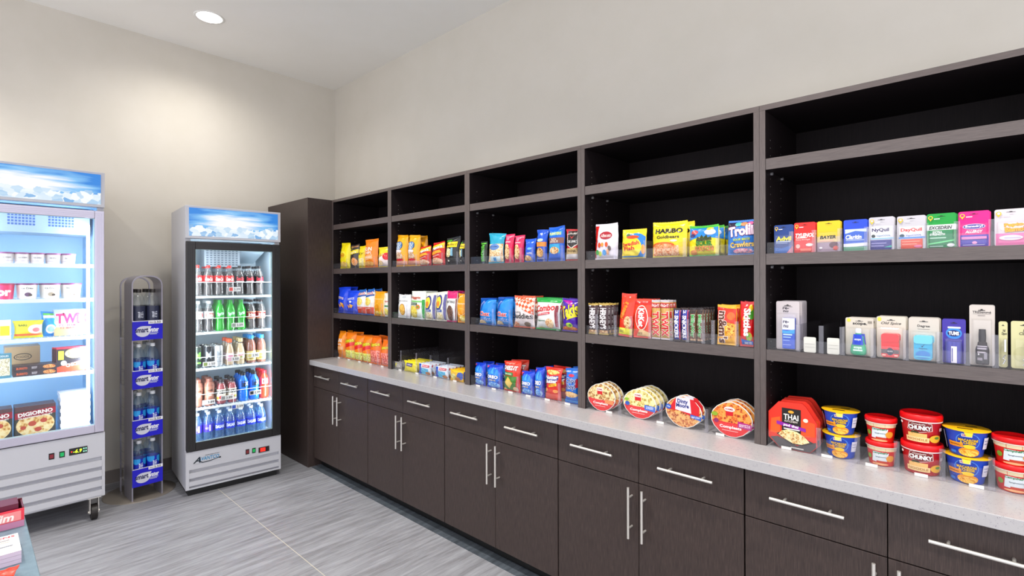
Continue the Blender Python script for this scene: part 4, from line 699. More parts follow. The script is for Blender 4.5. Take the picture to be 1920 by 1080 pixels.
# base cabinets
BX = [(.838, 1.688), (1.691, 2.575), (2.578, 3.466), (3.470, 4.369), (4.372, 5.260)]
ORD = ['first base cabinet from the corner column', 'second base cabinet from the corner column', 'middle base cabinet of the five', 'fourth base cabinet from the corner column', 'base cabinet nearest the camera at the right edge']
def bar_handle(name, parent, p, axis, L):
    m = MB(); r = .0055; x, y, z = p
    a = Vector((1, 0, 0)) if axis == 'x' else Vector((0, 0, 1)); c = Vector((x, y - .035, z))
    m.tube(c - a * L / 2, c + a * L / 2, r, STEEL, 12)
    for s in (-1, 1):
        q = c + a * (L / 2 - .045) * s; m.tube(q, q + Vector((0, .035, 0)), .0045, STEEL, 8)
    return m.build(name, parent)
G = -.6412
for (xa, xb), lab in zip(BX, ORD):
    r = empty('base_cabinet', ((xa + xb) / 2, -.32, 0)); tag(r, 'dark brown ' + lab + ' under the speckled worktop', 'cabinet', None)
    ox, oy = (xa + xb) / 2, -.32
    def P(name, x0, x1, y0, y1, z0, z1, mat, parent=r, bev=0): return boxp(name, parent, x0 - ox, x1 - ox, y0 - oy, y1 - oy, z0, z1, mat, bev)
    P('carcass', xa, xb, G + .021, -.004, .0765, .870, WOOD_SHADED)
    P('toe_kick', xa, xb, -.575, -.555, 0, .0765, BLACK)
    mid = (xa + xb) / 2
    for k, (a, b) in enumerate(((xa, mid), (mid, xb))):
        d = P('drawer', a + .0015, b - .0015, G, G + .020, .685, .868, WOOD, bev=.001)
        bar_handle('drawer_handle', d, ((a + b) / 2 + (-.008 if k == 0 else .0) - ox, G - oy, .787), 'x', .232)
        d = P('door', a + .0015, b - .0015, G, G + .020, .079, .681, WOOD, bev=.001)
        bar_handle('door_handle', d, (mid + (-.033 if k == 0 else .033) - ox, G - oy, .553), 'z', .226)
tag(boxp('worktop', None, .829, 5.262, -.677, -.003, .872, .914, quartz_mat(), .002), 'long speckled light grey quartz worktop on the dark base cabinets', 'countertop')

# shelving units standing on the worktop
SX = [(.829, 1.7195), (1.7205, 2.5995), (2.6005, 3.492), (3.493, 4.3755), (4.3765, 5.262)]
BAY = ['corner bay', 'second bay', 'middle bay', 'fourth bay', 'right-end bay']
ZS = [1.6917, 1.3049, .9145]
T_ = .0222
PIN = flat('#b8b4b0', .3, .6)
for i, (xa, xb) in enumerate(SX):
    ox = (xa + xb) / 2; r = empty('shelving_unit', (ox, -.235, .914)); oz = .914; oy = -.235
    tag(r, 'dark brown open shelving unit, ' + ['in the corner behind the first chip bags', 'second from the corner column', 'middle one of the five', 'fourth from the corner, with candy', 'at the right edge, with medicine cards'][i], 'shelving')
    def P(name, x0, x1, y0, y1, z0, z1, mat, parent=r, bev=0): return boxp(name, parent, x0 - ox, x1 - ox, y0 - oy, y1 - oy, z0 - oz, z1 - oz, mat, bev)
    P('back_panel', xa + T_, xb - T_, -.012, -.004, .916, H - .022, WOOD_SHADED)
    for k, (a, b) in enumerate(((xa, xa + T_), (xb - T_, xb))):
        u = P('side_panel', a, b, PF + .0012, -.003, .9145, H - .0225, WOOD_SHADED); P('lit_edge_strip', a, b, PF, PF + .0012, .9145, H - .0225, EDGEV_LIT, u)  # thin front strip added to carry the painted light on the edge
        if k == 0:
            m = MB()
            for yy in (-.405, -.26):
                z = .98
                while z < H - .1:
                    m.tube((b - .0002 - ox, yy - oy, z - oz), (b + .0004 - ox, yy - oy, z - oz), .0022, PIN, 6); z += .032
            m.build('pin_holes', u)
    tp = P('top_panel', xa, xb, PF + .0012, -.003, H - .022, H, WOOD_SHADED); P('lit_edge_strip', xa, xb, PF, PF + .0012, H - .022, H, EDGE, tp)
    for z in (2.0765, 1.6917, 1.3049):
        s = P('shelf', xa + T_ + .001, xb - T_ - .001, PF + .0032, -.013, z - .0444, z, WOOD_SHADED); P('lit_edge_strip', xa + T_ + .001, xb - T_ - .001, PF + .002, PF + .0032, z - .0444, z, EDGE, s)
        m = MB()
        for yy in (-.405, -.26):
            m.tube((xa + T_ + .0015 - ox, yy - oy, z - .052 - oz), (xa + T_ + .010 - ox, yy - oy, z - .052 - oz), .007, flat('#cfccd0', .2, .7), 8)
        m.build('shelf_pin', s)

# acrylic trays with a low front lip and upright dividers
TRAYS = {  # (bay, row): divider x positions
 (0, 0): [1.06, 1.20, 1.31, 1.49], (0, 1): [1.02, 1.18, 1.31, 1.44, 1.59], (0, 2): [.985, 1.135, 1.262, 1.387, 1.537],
 (1, 0): [1.895, 2.04, 2.18, 2.333, 2.49], (1, 1): [1.925, 2.105, 2.227, 2.34, 2.449], (1, 2): [1.85, 2.04, 2.205, 2.394],
 (2, 0): [2.74, 2.89, 2.97, 3.053, 3.143, 3.231, 3.356], (2, 1): [2.822, 2.964, 3.139, 3.326], (2, 2): [2.727, 2.878, 3.027, 3.135, 3.208, 3.335],
 (3, 0): [3.69, 3.855, 4.052, 4.20], (3, 1): [3.58, 3.69, 3.778, 3.88, 3.988, 4.065, 4.137, 4.18, 4.280], (3, 2): [3.715, 3.935, 4.15],
 (4, 0): [4.490, 4.569, 4.654, 4.737, 4.818, 4.9025, 4.983, 5.067, 5.153], (4, 1): [4.513, 4.592, 4.66, 4.755, 4.8485, 4.939, 5.007, 5.074, 5.168], (4, 2): [4.582, 4.706, 4.822, 4.944, 5.064, 5.17]}
ROWN = ['upper shelf', 'middle shelf', 'worktop']
SLIP = [('behind the corner bay chips', ), ]
for (b, rw), xs in TRAYS.items():
    xa, xb = SX[b][0] + T_ + .003, SX[b][1] - T_ - .003; z = ZS[rw] + .0004; lip = .066 if rw == 2 else .045; dh = .105 if rw else .085
    r = empty('acrylic_tray', ((xa + xb) / 2, -.3, z)); ox, oy, oz = (xa + xb) / 2, -.3, z
    tag(r, 'clear acrylic divider tray with low front lip on the %s of the %s' % (ROWN[rw], BAY[b]), 'display tray')
    y0 = PF + .006
    boxp('front_lip', r, xa - ox, xb - ox, y0 - oy, y0 + .002 - oy, 0, lip, ACRYLIC)
    if (b, rw) == (1, 2): dh = .15
    for x in xs:
        dv = boxp('divider', r, x - .001 - ox, x + .001 - ox, y0 + .006 - oy, -.10 - oy, 0, dh, ACRYLIC)
        boxp('front_flange', dv, x - .008 - ox, x + .008 - ox, y0 + .004 - oy, y0 + .0055 - oy, 0, dh, ACRYLIC_EDGE)
    n = max(2, len(xs))
    for k in range(n if rw == 2 else 0):
        m = MB(); x = xa + (xb - xa) * (k + .5) / n; m.box(x - .018 - ox, x + .018 - ox, y0 - .0016 - oy, y0 - .0004 - oy, .0, .011, ink('#e6e2de')); m.build('price_ticket', r)

# ---------------------------------------------------------------- stock on the shelves
ITEMS = [
    (0, 0, 0.977, 0.168, 0.227, 'lays_y', 0, 'bright yellow chip bag with red logo', ''),
    (0, 0, 1.134, 0.135, 0.207, 'ruf_dark', 0, 'dark brown chip bag with yellow band', ''),
    (0, 0, 1.256, 0.105, 0.192, 'lays_k', 0, 'narrow yellow bag with brown lettering', ''),
    (0, 0, 1.392, 0.192, 0.242, 'sun', 0, 'tall orange bag lettered in cream', ''),
    (0, 0, 1.579, 0.161, 0.166, 'frito', 0, 'yellow and white bag with red disc', ''),
    (0, 1, 0.950, 0.177, 0.235, 'dor_blue', 1, 'blue tortilla bag leaning on the panel', ''),
    (0, 1, 1.104, 0.184, 0.203, 'dor_blue2', 1, 'blue tortilla bag with upright lettering', ''),
    (0, 1, 1.250, 0.142, 0.216, 'ruffles', 0, 'left of two white ridged chip bags', ''),
    (0, 1, 1.377, 0.128, 0.222, 'ruffles', 1, 'right of two white ridged chip bags', ''),
    (0, 1, 1.510, 0.153, 0.197, 'pop_o', 1, 'orange popcorn pouch edged in cream', ''),
    (0, 1, 1.627, 0.081, 0.191, 'veg_w', 0, 'white pouch with green band', ''),
    (0, 2, 0.923, 0.123, 0.243, 'sun2', 1, 'orange bag lettered in cream', ''),
    (0, 2, 1.060, 0.151, 0.238, 'cheetos', 1, 'leftmost of three cheese puff bags', ''),
    (0, 2, 1.200, 0.127, 0.221, 'cheetos', 1, 'middle of three cheese puff bags', ''),
    (0, 2, 1.325, 0.123, 0.225, 'cheetos', 1, 'rightmost of three cheese puff bags', ''),
    (0, 2, 1.460, 0.148, 0.230, 'cheetos_r', 1, 'red hot cheese puff bag with wide top', ''),
    (0, 2, 1.600, 0.119, 0.211, 'cheetos_r', 1, 'red hot cheese puff bag beside the divider', ''),
    (1, 0, 1.819, 0.145, 0.244, 'roldgold', 1, 'left of two pretzel bags with blue ovals', ''),
    (1, 0, 1.970, 0.143, 0.234, 'roldgold', 1, 'right of two pretzel bags with blue ovals', ''),
    (1, 0, 2.109, 0.137, 0.148, 'fritos', 0, 'left of two red corn chip bags', ''),
    (1, 0, 2.257, 0.146, 0.171, 'fritos', 0, 'right of two red corn chip bags', ''),
    (1, 0, 2.410, 0.149, 0.195, 'smartfood', 0, 'black popcorn bag with whole yellow panel', ''),
    (1, 0, 2.519, 0.059, 0.171, 'smartfood', 0, 'black popcorn bag cut off by the divider', ''),
    (1, 1, 1.845, 0.157, 0.178, 'mango', 1, 'white pouch with orange fruit picture', ''),
    (1, 1, 2.016, 0.176, 0.204, 'veggie', 2, 'white and green vegetable straw pouch', ''),
    (1, 1, 2.165, 0.122, 0.202, 'booty', 2, 'left of two cream pouches with blue oval', ''),
    (1, 1, 2.285, 0.113, 0.211, 'booty', 2, 'right of two cream pouches with blue oval', ''),
    (1, 1, 2.394, 0.105, 0.212, 'thins', 2, 'white pouch with magenta top', ''),
    (1, 1, 2.500, 0.091, 0.196, 'popn', 1, 'orange pouch with cream arch', ''),
    (1, 2, 1.795, 0.098, 0.058, 'gumtray', 2, 'grey candy packet', 'low'),
    (1, 2, 1.953, 0.164, 0.082, 'lemon', 4, 'yellow cookie packet with purple panel', 'low'),
    (1, 2, 2.125, 0.154, 0.083, 'nutri', 4, 'left of two blue and white packets', 'low'),
    (1, 2, 2.314, 0.147, 0.083, 'nutri', 4, 'right of two blue and white packets', 'low'),
    (1, 2, 2.468, 0.140, 0.078, 'yellowm', 3, 'yellow packet with blue oval', 'low'),
    (2, 0, 2.708, 0.063, 0.148, 'pist', 0, 'slim dark green nut pack', ''),
    (2, 0, 2.819, 0.140, 0.192, 'trail', 0, 'nut bag with teal top', ''),
    (2, 0, 2.931, 0.075, 0.180, 'pinknut', 0, 'left of two pink almond bags', ''),
    (2, 0, 3.012, 0.078, 0.168, 'pinknut', 0, 'right of two pink almond bags', ''),
    (2, 0, 3.098, 0.086, 0.141, 'planters_s', 0, 'shortest of three blue nut bags', ''),
    (2, 0, 3.187, 0.083, 0.186, 'planters_m', 0, 'blue nut bag with orange band', ''),
    (2, 0, 3.293, 0.121, 0.198, 'planters_l', 0, 'tallest of three blue nut bags', ''),
    (2, 0, 3.406, 0.092, 0.178, 'jerky', 0, 'red and black jerky bag', ''),
    (2, 1, 2.743, 0.154, 0.176, 'chex', 1, 'left of two blue snack mix bags', ''),
    (2, 1, 2.893, 0.135, 0.186, 'chex', 1, 'right of two blue snack mix bags', ''),
    (2, 1, 3.052, 0.170, 0.195, 'muddy', 1, 'snack mix bag with orange checked top', ''),
    (2, 1, 3.232, 0.182, 0.189, 'combos', 1, 'white snack bag with green top', ''),
    (2, 1, 3.391, 0.121, 0.183, 'takis', 1, 'purple snack bag with yellow lettering', ''),
    (2, 2, 2.675, 0.100, 0.150, 'oreo', 1, 'leftmost of four blue cookie bags', ''),
    (2, 2, 2.805, 0.140, 0.151, 'oreo', 1, 'second from left of four blue cookie bags', ''),
    (2, 2, 2.954, 0.141, 0.190, 'cheezit', 1, 'red cracker bag with cracker picture', ''),
    (2, 2, 3.081, 0.104, 0.143, 'oreo', 1, 'third from left of four blue cookie bags', ''),
    (2, 2, 3.171, 0.068, 0.176, 'oreo', 1, 'rightmost of four blue cookie bags', ''),
    (2, 2, 3.270, 0.114, 0.190, 'nutter', 1, 'orange red cookie bag', ''),
    (2, 2, 3.401, 0.103, 0.199, 'chips', 1, 'light blue cookie bag with cookie picture', ''),
    (3, 0, 3.618, 0.140, 0.187, 'albanese', 0, 'white gummy pouch with red oval', ''),
    (3, 0, 3.776, 0.132, 0.146, 'swedish', 0, 'yellow and blue gummy fish pouch', ''),
    (3, 0, 3.964, 0.172, 0.170, 'haribo', 2, 'yellow gummy pouch with black lettering', ''),
    (3, 0, 4.127, 0.139, 0.140, 'sourpatch', 2, 'blue and yellow sour candy pouch', ''),
    (3, 0, 4.288, 0.113, 0.149, 'trolli', 0, 'blue gummy pouch with pink lettering', ''),
    (3, 1, 3.546, 0.056, 0.161, 'hershey', 3, 'left of two brown chocolate bars', ''),
    (3, 1, 3.612, 0.057, 0.163, 'hershey', 3, 'right of two brown chocolate bars', ''),
    (3, 1, 3.736, 0.078, 0.215, 'reese', 1, 'tall orange red peanut butter pack', ''),
    (3, 1, 3.830, 0.097, 0.190, 'kitkat', 2, 'red wafer pack with white ellipse', ''),
    (3, 1, 3.903, 0.044, 0.187, 'twix', 2, 'left of two gold caramel bars', ''),
    (3, 1, 3.950, 0.045, 0.188, 'twix', 2, 'right of two gold caramel bars', ''),
    (3, 1, 4.008, 0.035, 0.152, 'snickers', 3, 'left of two dark blue lettered bars', ''),
    (3, 1, 4.046, 0.034, 0.154, 'snickers', 3, 'right of two dark blue lettered bars', ''),
    (3, 1, 4.083, 0.032, 0.155, 'milky', 4, 'left of two bars with green lettering', ''),
    (3, 1, 4.116, 0.030, 0.156, 'milky', 4, 'right of two bars with green lettering', ''),
    (3, 1, 4.232, 0.084, 0.174, 'mms', 1, 'yellow peanut candy pack', ''),
    (3, 1, 4.315, 0.056, 0.190, 'skittles', 1, 'red fruit candy pack', ''),
    (3, 2, 3.603, 0.170, 0.142, 'beef', 2, 'meal tray with orange flash', 'tray'),
    (3, 2, 3.821, 0.180, 0.145, 'pastam', 3, 'pasta meal tray with blue flash', 'tray'),
    (3, 2, 4.042, 0.174, 0.144, 'dinty', 1, 'stew meal tray with white centre panel', 'tray'),
    (3, 2, 4.255, 0.176, 0.152, 'spagm', 2, 'spaghetti meal tray with magenta flash', 'tray'),
    (4, 0, 4.453, 0.072, 0.116, 'advil', 1, 'navy medicine card with yellow lettering', 'card'),
    (4, 0, 4.529, 0.076, 0.120, 'tylenol', 1, 'red medicine card with white lettering', 'card'),
    (4, 0, 4.611, 0.079, 0.119, 'bayer', 1, 'yellow topped medicine card', 'card'),
    (4, 0, 4.697, 0.076, 0.117, 'claritin', 1, 'blue medicine card with green base', 'card'),
    (4, 0, 4.776, 0.076, 0.120, 'nyquil', 1, 'white medicine card with purple base', 'card'),
    (4, 0, 4.861, 0.081, 0.117, 'dayquil', 1, 'white medicine card with orange base', 'card'),
    (4, 0, 4.942, 0.077, 0.118, 'excedrin', 1, 'green medicine card with white band', 'card'),
    (4, 0, 5.024, 0.078, 0.118, 'benadryl', 1, 'pink medicine card with purple base', 'card'),
    (4, 0, 5.111, 0.077, 0.117, 'pepto', 1, 'white medicine card with pink base', 'card'),
    (4, 1, 4.467, 0.086, 0.194, 'renu', 4, 'tall card with lens solution box', 'card'),
    (4, 1, 4.553, 0.043, 0.059, 'card', 0, 'left of two blank cream pusher cards', ''),
    (4, 1, 4.631, 0.041, 0.061, 'card', 0, 'right of two blank cream pusher cards', ''),
    (4, 1, 4.708, 0.088, 0.139, 'scope', 2, 'cream card with green mouthwash bottle', 'card'),
    (4, 1, 4.803, 0.086, 0.148, 'oldspice', 2, 'cream card with red deodorant', 'card'),
    (4, 1, 4.894, 0.084, 0.148, 'degree', 2, 'cream card with sky blue deodorant', 'card'),
    (4, 1, 4.973, 0.061, 0.147, 'tums', 1, 'purple card with antacid rolls', 'card'),
    (4, 1, 5.042, 0.061, 0.197, 'tresemme', 1, 'tallest cream card with black spray bottle', 'card'),
    (4, 1, 5.092, 0.021, 0.146, 'clippers', 0, 'plain left yellow clipper card', 'card'),
    (4, 1, 5.139, 0.059, 0.149, 'clippers', 0, 'yellow card with silver nail clipper', 'card'),
    (4, 2, 4.490, 0.176, 0.188, 'thai', 3, 'red octagonal noodle box', 'tray'),
]
DY = {'': .066, 'low': .032, 'card': .030, 'cardback': .03, 'tray': .040}
NTH = ['', 'first', 'second', 'third', 'fourth', 'fifth']
rnd = random.Random(5)
for b, rw, x, w, h, key, nb, desc, opt in ITEMS:
    o = DES[key](w * .985 if opt else w * .97, h)
    thick = {'snickers': 1, 'milky': 1, 'twix': 1, 'hershey': 1}.get(key, 0)
    dy = .046 if key == 'thai' else .028 if thick else (.036 if key in ('kitkat', 'reese', 'mms', 'skittles') else (.050 if 'pouch' in o.name else DY[opt]))
    if key == 'renu': dy = .028
    y = PF + .012 + {'': .034, 'low': .016, 'card': .036, 'cardback': .072, 'tray': .020}[opt]
    if thick or key in ('kitkat', 'reese', 'mms', 'skittles'): y = PF + .030
    if key == 'card': y = PF + .014
    word = {'card': 'card', 'cardback': 'card', 'tray': 'tray', 'low': 'packet'}.get(opt, 'pack')
    place = '%s %s' % (BAY[b], ROWN[rw])
    if key == 'card': place = 'right-end bay'
    o.location = (x, y, ZS[rw] + .0006); o.rotation_euler = (-.05 if not opt and not thick and key != 'card' else 0, 0, rnd.uniform(-.04, .04) if not opt else 0)
    if key == 'reese': o.rotation_euler = (-.03, .09, 0)
    cat = {'card': 'hang card', 'cardback': 'hang card', 'tray': 'food tray', 'low': 'snack packet'}.get(opt, 'snack bag')
    if 'bar' in o.name: cat = 'candy bar'
    if key == 'card': cat = 'card'
    if key == 'thai': cat = 'food box'
    tag(o, '%s, %s' % (desc, place), cat, '%s packs on the %s' % (o.name.split('.')[0].replace('_', ' '), place) if nb else None)
    for k in range(1, nb + 1):
        c = copy_tree(o); c.location.y += dy * k; c.location.x += rnd.uniform(-.3, 1) * .004
        if not opt: c.location.x += .0015 * k; c.rotation_euler = (-.05, 0, rnd.uniform(-.05, .05)) if not thick else (0, 0, rnd.uniform(-.03, .03))
        if key == 'haribo': c.location.z += .0; c.rotation_euler.z = (.06, -.05)[k % 2]; c.location.x += (-.012, .010)[k % 2]
        tag(c, '%s %s behind the %s, %s' % (NTH[k], word, desc, place))

# stacked cups and bowls in the right-end bay
def cupat(kind, x, z, w, h, lab, y=-.398, rz=0):
    o = DES[kind](w, h); o.location = (x, y, z); o.rotation_euler.z = rz; tag(o, lab, {'mac': 'noodle cup', 'soup': 'soup bowl', 'chunky': 'soup bowl'}[kind], 'stacked meal cups on the right-end bay worktop'); return o
zc = ZS[2] + .0006
for kind, x, w, h, gap, name in (('mac', 4.645, .118, .084, .0036, 'blue macaroni cup with yellow lid beside the noodle boxes'), ('soup', 4.771, .096, .084, .0, 'small red-lidded soup bowl between macaroni and large bowl'),
                                 ('chunky', 4.886, .118, .100, .0, 'large dark red soup bowl with red lid'), ('mac', 5.004, .118, .084, .0036, 'blue macaroni cup with yellow lid near the right edge'), ('soup', 5.118, .104, .084, .0, 'red-lidded soup bowl at the right edge')):
    a = cupat(kind, x, zc, w, h, 'lower ' + name, rz=.0)
    cupat(kind, x - .002, zc + h + gap + .0008, w, h, 'upper ' + name, rz=.12 if kind == 'mac' else 0)

# ---------------------------------------------------------------- glass-door coolers.  Local frame: front plane x = 0, width along +y, outward +x
ICE = ice_mat()
def cooler(name, loc, rot, W, Dp, Hh, zb, zpan, zd0, zd1, zh0, fmat, stile, railh, inner, louvers, label, shelves, shelf_y=None):
    r = empty(name, loc, rot); tag(r, label, 'refrigerator')
    wm = WHITE_METAL; t = .035
    m = MB()   # insulated cabinet, open to the front
    m.box(-Dp, -.032, 0, t, zb, Hh, wm); m.box(-Dp, -.032, W - t, W, zb, Hh, wm); m.box(-Dp, -Dp + t, t, W - t, zb, Hh, wm)
    m.box(-Dp + t, -.032, t, W - t, zh0 + .0, Hh, wm); m.box(-Dp + t, -.032, t, W - t, zb, zd0 + .012, wm)
    m.build('cabinet', r, bevel=.002)
    m = MB(); li = inner; e = .003
    m.box(-Dp + t, -Dp + t + e, t, W - t, zd0 + .012, zh0, li); m.box(-Dp + t, -.034, t, t + e, zd0 + .012, zh0, li); m.box(-Dp + t, -.034, W - t - e, W - t, zd0 + .012, zh0, li)
    m.box(-Dp + t, -.034, t, W - t, zd0 + .012, zd0 + .016, li); m.box(-Dp + t, -.034, t, W - t, zh0 - e, zh0, li); m.build('liner', r)
    # header
    m = MB(); m.box(-.032, 0, 0, W, zh0, Hh, wm); m.build('header_frame', r, bevel=.002)
    boxp('header_sign', r, 0, .004, .022, W - .022, zh0 + .018, Hh - .016, ICE)
    # door
    d = empty('door'); d.parent = r
    g0, g1, gz0, gz1 = stile, W - stile - .006, zd0 + railh, zd1 - railh
    m = MB(); m.box(-.030, .012, .004, g0, zd0, zd1, fmat); m.box(-.030, .012, g1, W - .004, zd0, zd1, fmat); m.box(-.030, .012, g0, g1, zd0, gz0, fmat); m.box(-.030, .012, g0, g1, gz1, zd1, fmat)
    m.build('door_frame', d, bevel=.003)
    m = MB()
    for a in (.012, .024, .036):
        if a < stile - .006:
            m.box(.012, .0150, .004 + a, .0075 + a, zd0 + a, zd1 - a, fmat); m.box(.012, .0150, W - .0075 - a, W - .004 - a, zd0 + a, zd1 - a, fmat); m.box(.012, .0150, .0075 + a, W - .0075 - a, zd1 - a - .0035, zd1 - a, fmat)
    m.build('door_ribs', d)
    m = MB(); k = .0035
    for a in ((g0, g0 + k, gz0, gz1), (g1 - k, g1, gz0, gz1), (g0 + k, g1 - k, gz0, gz0 + k), (g0 + k, g1 - k, gz1 - k, gz1)): m.box(-.004, .006, *a, flat('#a9c8cc', .2))
    m.build('gasket', d)
    boxp('glass_pane', d, 0, .003, g0 + k, g1 - k, gz0 + k, gz1 - k, GLASS)
    # base panel with louvres
    m = MB(); zl = louvers[0]; m.box(-.030, -.022, 0, W, zb, zd0 - .008, wm); m.box(-.022, 0, 0, W, zl, zd0 - .008, wm)
    m.box(-.022, 0, 0, .022, zb, zl, wm); m.box(-.022, 0, W - .016, W, zb, zl, wm); m.box(-.022, 0, .022, W - .016, zb, zb + .012, wm)
    m.build('base_panel', r)
    m = MB(); n, pitch = louvers[1], louvers[2]
    for i in range(n):
        z1 = zl - i * pitch - .018; z0 = zl - (i + 1) * pitch + (0 if i < n - 1 else .006)
        V = [(x, y, z) for y in (.0225, W - .0165) for x, z in ((-.0215, z1 - .008), (.004, z1 - .008), (.004, z0), (-.0215, z0 - .020))]
        m.add(V, [(0, 1, 2, 3), (7, 6, 5, 4), (0, 4, 5, 1), (1, 5, 6, 2), (2, 6, 7, 3), (3, 7, 4, 0)], wm)
    m.build('grille', r)
    for sy, sz, hz in shelves:
        s = MB(); ya, yb = t + .006, W - t - .006; xf = -.075; xr = -Dp + t + .012
        s.box(xf - .012, xf, ya, yb, sz - (.016 if hz else .024), sz, flat('#e6eff2', .3)); s.box(xr, xr + .006, ya, yb, sz - .008, sz, flat('#dfe9ee', .3)); n = 22
        for i in range(n + 1): y = ya + (yb - ya - .004) * i / n; s.box(xr, xf - .012, y, y + .004, sz - .006, sz - .001, flat('#dfe9ee', .3))
        so = s.build('wire_shelf', r)
        if hz:
            q = MB(); q.tube((xf + .004, ya, sz + hz), (xf + .004, yb, sz + hz), .0022, flat('#f4f8fa', .25), 8)
            for yy in (ya, (ya + yb) / 2, yb): q.tube((xf + .004, yy, sz - .004), (xf + .004, yy, sz + hz), .0018, flat('#f4f8fa', .25), 6)
            q.build('guard_rail', so)
    return r
def onplane(r, name, x, y, z, w, h, base, els, parent=None):
    """thin printed plate facing +x on a cooler or rack"""
    m = MB(); m.box(x, x + .0015, y - w / 2, y + w / 2, z - h / 2, z + h / 2, base)
    art(m, lambda u, v, l: (x + .0015 + l * LAY, y + (u - .5) * w, z + (v - .5) * h), els, aspect=h / w, cut=False)
    return m.build(name, parent or r)
def interior_light(r, pos, size, energy, rot):
    d = bpy.data.lights.new('cooler_lamp', 'AREA'); d.shape = 'RECTANGLE'; d.size, d.size_y = size; d.energy = energy; d.color = (.86, .94, 1)
    o = bpy.data.objects.new('cooler_lamp', d); C.objects.link(o); o.parent = r; o.location = pos; o.rotation_euler = rot; return o

def strip_light(r, x, y, z0, z1, energy, side):
    # vertical lamp behind the door jamb, aimed back into the cabinet and across it
    o = interior_light(r, (x, y, (z0 + z1) / 2), (z1 - z0, .03), energy, (0, 0, 0))
    n = Vector((-1, -side * .9, 0)).normalized()      # direction of the light
    zc_ = -n; xc = Vector((0, 0, 1)); yc = zc_.cross(xc)
    o.rotation_euler = Matrix((xc, yc, zc_)).transposed().to_euler(); return o
A2 = -math.radians(5)
LIN2 = flat('#c6d6e0', .4); LIN1 = flat('#a4cdec', .4)
F2S = [(0, 1.472, .105), (0, 1.196, .105), (0, .922, .085), (0, .626, .10)]
f2 = cooler('drinks_cooler', (.760, -1.576, 0), A2, .665, .59, 2.145, .05, .33, .335, 1.88, 1.903, flat('#1b1819', .35), .062, .058, LIN2, (.196, 2, .062),
            'white single-door drinks cooler with black door frame beside the corner column', F2S)
m = MB(); m.box(-.50, -.03, .02, .64, 0, .05, BLACK); m.build('shade_gap_block', f2)  # black block stands in for the shade in the gap under the cooler
m = MB(); V = [(-.20, .17, 1.80), (-.20, .40, 1.80), (-.34, .17, 1.66), (-.34, .40, 1.66)]
m.box(-.36, -.20, .16, .41, 1.70, 1.84, flat('#98a4ae', .4))
for i in range(9):
    for j in range(7): m.box(-.1995, -.199, .172 + i * .026, .188 + i * .026, 1.712 + j * .018, 1.722 + j * .018, flat('#5b6a78', .5))
m.build('fan_cover', f2)
m = MB(); m.add([(-.52, .42, 1.74), (-.52, .60, 1.74), (-.14, .60, 1.85), (-.14, .42, 1.85)], [(0, 1, 2, 3)], flat('#b9cedd', .3)); m.build('evaporator_cover', f2)
for yy in (.050, .605): boxp('light_strip', f2, -.050, -.040, yy, yy + .008, .42, 1.80, emis('#e6f4ff', 2.2))
interior_light(f2, (-.06, .33, 1.86), (.06, .5), .9, (0, -.35, 0))
strip_light(f2, -.045, .062, .42, 1.80, 4.8, -1); strip_light(f2, -.045, .600, .42, 1.80, 4.8, 1)
def sw(r, y, z, col, em):
    m = MB(); m.box(0, .003, y - .013, y + .013, z - .019, z + .019, BLACK); m.box(.003, .006, y - .009, y + .009, z - .012, z + .012, emis(col, em)); o = m.build('rocker_switch', r); return o
onplane(f2, 'nameplate', .0005, .138, .262, .182, .060, WHITE_METAL, I([T('AVANTCO', .55, .52, .76, .42, '#2b86b4', shear=.25, bold=.03), T('A', .13, .46, .24, .66, '#1d2530', shear=.4, bold=.03), T('REFRIGERATION', .68, .88, .5, .12, '#5a5e66'), Pg([(.22, .34), (.34, .12), (.6, .16), (.95, .34), (.95, .28), (.6, .06), (.32, .02), (.2, .24)], '#1d2530'), E(.96, .30, .04, .10, '#1d2530')]))
sw(f2, .414, .245, '#8a2830', .5); sw(f2, .461, .245, '#10a04c', .9)
m = MB(); m.box(0, .004, .495, .575, .218, .258, flat('#2a1214', .3)); m.box(.004, .005, .508, .545, .224, .252, emis('#ff2418', 1.6)); m.build('temperature_display', f2)

# upright freezer at the left edge
F1S = [(0, 1.700, 0), (0, 1.475, 0), (0, 1.226, 0), (0, .990, 0)]
f1 = cooler('upright_freezer', (.720, -2.757, 0), 0, .72, .66, 2.313, .154, .58, .585, 2.054, 2.080, flat('#c4bfd0', .25, .35), .048, .052, LIN1, (.418, 4, .0655),
            'white glass-door freezer on casters cut off by the left edge', F1S)
m = MB()
m.box(-.42, -.14, .03, .66, 1.90, 2.06, flat('#9db4c6', .4))
for y0 in (.26, .45):
    for i in range(8):
        for j in range(5): m.box(-.1395, -.139, y0 + i * .0165, y0 + i * .0165 + .011, 1.945 + j * .019, 1.945 + j * .019 + .012, flat('#3e62a8', .5))
m.build('fan_cover', f1)
boxp('light_strip', f1, -.060, -.045, .632, .648, .66, 1.96, emis('#eef8ff', 12))
strip_light(f1, -.062, .628, .66, 1.96, 4.5, 1); strip_light(f1, -.062, .065, .66, 1.96, 4.5, -1); interior_light(f1, (-.07, .36, 2.06), (.05, .5), .35, (0, -.2, 0))
sw(f1, .453, .480, '#a02a3a', .5); sw(f1, .503, .480, '#12a85a', .9)
onplane(f1, 'temperature_display', .0005, .583, .484, .092, .044, flat('#1c1c1e', .3), [T('-6.9', .46, .5, .46, .5, emis('#d8ff2a', 2), shear=.2), E(.14, .5, .04, .1, emis('#ff3018', 2)), R(.76, .6, .84, .8, emis('#9ae6c8', 1)), R(.88, .6, .96, .8, emis('#9ae6c8', 1)), R(.76, .2, .84, .4, emis('#9ae6c8', 1)), R(.88, .2, .96, .4, emis('#9ae6c8', 1))])
